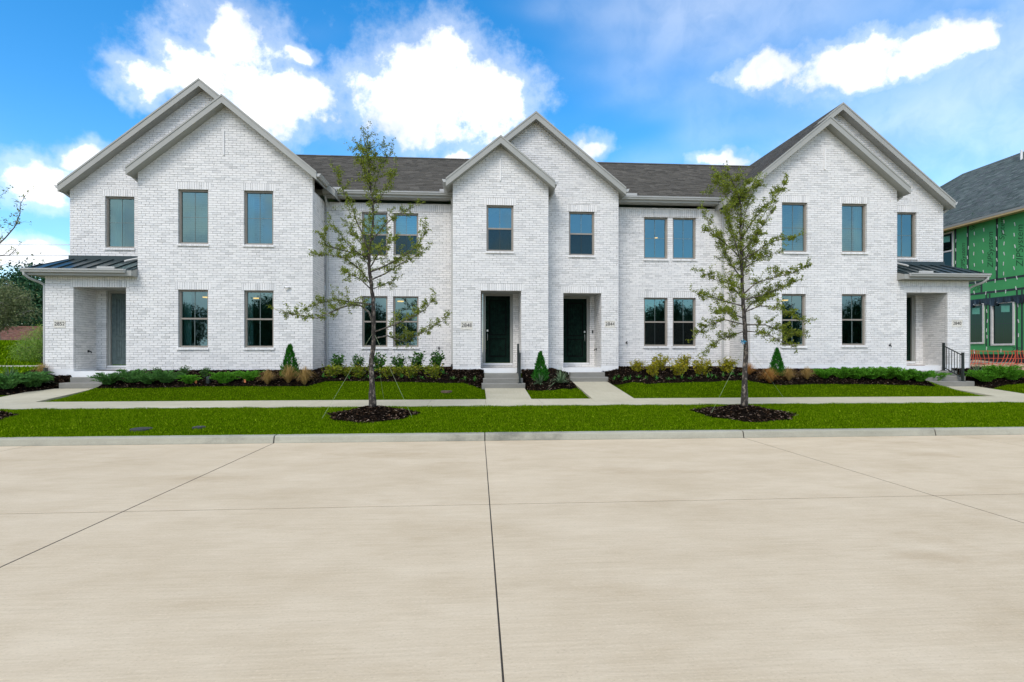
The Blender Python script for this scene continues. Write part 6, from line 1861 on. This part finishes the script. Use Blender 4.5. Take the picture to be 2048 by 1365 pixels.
# plastic cap fasteners in loose vertical rows
fm = None; fr = random.Random(4)
for u, vs_, dv in ((1936, range(452, 545, 21), 6), (1911, range(480, 545, 22), 0), (1948, range(470, 560, 20), 0), (1967, range(460, 560, 21), 3), (1994, range(455, 560, 21), 0), (2008, range(445, 560, 20), 4), (2029, range(450, 560, 22), 2), (1950, (567, 588), 0), (1972, (565, 588), 0), (1992, (562, 580), 0), (2012, (560, 585), 0), (2033, (556, 578), 0), (1950, (702, 700), 0), (1972, (698,), 0), (2002, (700,), 0), (1974, (625, 640, 660, 672), 0), (2036, (610, 640, 668), 0)):
    for v in vs_:
        p = ps(u + fr.uniform(-1.5, 1.5), v + fr.uniform(-3, 3))
        if fm is None:
            o = MB().box(-0.007, 0, -0.016, 0.016, -0.075, 0.075).build('fastener', MAT['white_plastic']); fm = o.data
        else:
            o = bpy.data.objects.new('fastener', fm); COL.objects.link(o)
        o.parent = NB; o.location = p + Vector((-0.008, 0, 0)) - BASE[NB.name]; o.rotation_euler = (fr.uniform(-0.28, 0.15), 0, 0)
def printing(txt, u, v, size, rot=90):
    m = Matrix.Rotation(math.radians(-90), 4, 'Z') @ Matrix.Rotation(math.radians(90), 4, 'X') @ Matrix.Rotation(math.radians(rot), 4, 'Z')
    lettering('printed_lettering', txt, size, 'sheathing_print', NB, ps(u, v) + Vector((-0.003, 0, 0)), m.to_euler(), 0.0005, 0.25, 0.0, False)
printing('ZIPSystem', 1930, 543, 0.30); printing('ZIPSystem', 1986, 536, 0.36); printing('System', 2009, 480, 0.34); printing('ZIPSystem', 2046, 534, 0.40)
printing('ZIP', 1945, 582, 0.28, 0); printing('System', 1949, 462, 0.28); printing('ZIP', 2022, 704, 0.26, 0)

# bare ground and orange safety netting in front of it
def make_dirt():
    rg = np.random.default_rng(8)
    xs = np.linspace(18.6, 40, 60); ys = np.linspace(17.6, 30, 50); X, Y = np.meshgrid(xs, ys)
    Z = ground(X, Y) + 0.05 + 0.09 * np.sin(X * 2.3) * np.sin(Y * 1.9 + 1) + rg.uniform(-0.05, 0.05, X.shape)
    Z = Z - 0.35 * (1 - smooth(0.0, 0.6, np.minimum(np.minimum(X - 18.6, Y - 17.6), 1)))
    Z = np.where(X > 20.5, Z + 0.12, Z)
    n = len(xs); i, j = np.meshgrid(np.arange(n - 1), np.arange(len(ys) - 1)); a = (j * n + i).ravel()
    np_mesh('dirt_ground', np.stack([X.ravel(), Y.ravel(), Z.ravel()], 1), np.stack([a, a + 1, a + n + 1, a + n], 1), MAT['dirt'], kind='structure')
    m = MB(); r = random.Random(2)
    for _ in range(260):
        x, y = r.uniform(18.8, 23), r.uniform(17.8, 21); s = r.uniform(0.03, 0.09); z = gz(x, y) + 0.1 + r.uniform(0, 0.08)
        m.tube([(x, y, z - s * 0.6), (x + r.uniform(-.3, .3) * s, y, z), (x, y, z + s * 0.5)], [s * 0.6, s, s * 0.4], 5)
    m.build('clods', MAT['dirt'], kind='stuff')
make_dirt()
def make_net():
    a, b = Vector((18.7, 20.3, 1.20)), Vector((24.5, 19.2, 1.20))
    t = thing('safety_fence', a.lerp(b, 0.5), 'sagging orange plastic safety fence in front of the unfinished house', 'fence')
    n = 46; r = random.Random(6)
    H_ = 0.58
    for i in range(n + 1):
        p = a.lerp(b, i / n); p.z = gz(p.x, p.y) + 0.12
        lean = 0.16 * math.sin(i * 0.55) + r.uniform(-0.03, 0.03)
        pts = [p + Vector((0.0, 0, 0)), p + Vector((0.06 + lean * 0.5, -0.02, H_ * 0.4)), p + Vector((0.09 + lean, 0.0, H_ * 0.75)), p + Vector((0.06 + lean, 0.0, H_ + r.uniform(-0.03, 0.05)))]
        MB().tube(pts, 0.011, 5).build('strand', MAT['orange_net'], t)
    for f in (0.15, 0.5, 0.98):
        pts = []
        for i in range(n + 1):
            p = a.lerp(b, i / n); lean = 0.16 * math.sin(i * 0.55)
            pts.append(Vector((p.x + 0.07 * f + lean * f, p.y, gz(p.x, p.y) + 0.12 + H_ * f)))
        MB().tube(pts, 0.009, 5).build('strand', MAT['orange_net'], t)
make_net()
m = MB()
for k, (y, z, h) in enumerate(((21.0, 1.50, 0.05), (21.2, 1.40, 0.04))):
    m.box(19.2, 24.5, y, y + 0.14, z - 0.3 + 0.02 * k, z - 0.3 + h)
tag(m.build('lumber', MAT['plaster']), 'grey boards lying behind the orange fence', 'lumber')

# ------------------------------------------------------------------ across the street: unseen oaks added to darken the lower panes' reflections
src = bpy.data.objects['oak_tree']
b0 = Vector(src.location)
for i, (x, y, sc, lb) in enumerate(((-28, -17, 0.9, 'oak added across the street to darken the lower left window of the left gable'), (-20, -18, 0.95, 'oak added across the street to darken the lower right window of the left gable'), (-12, -18, 0.9, 'oak added across the street to darken the lower windows of the left recessed wall'),
        (20.5, -18, 0.95, 'oak added across the street to darken the lower windows of the right recessed wall'), (32, -18, 0.9, 'oak added across the street to darken the lower left window of the right gable'), (42, -17, 0.95, 'oak added across the street to darken the lower right window of the right gable'))):
    c = copy_tree(src, (x, y, 0.1), 1.3 * i, sc)
    c['label'] = lb; c['group'] = 'oaks added across the street'
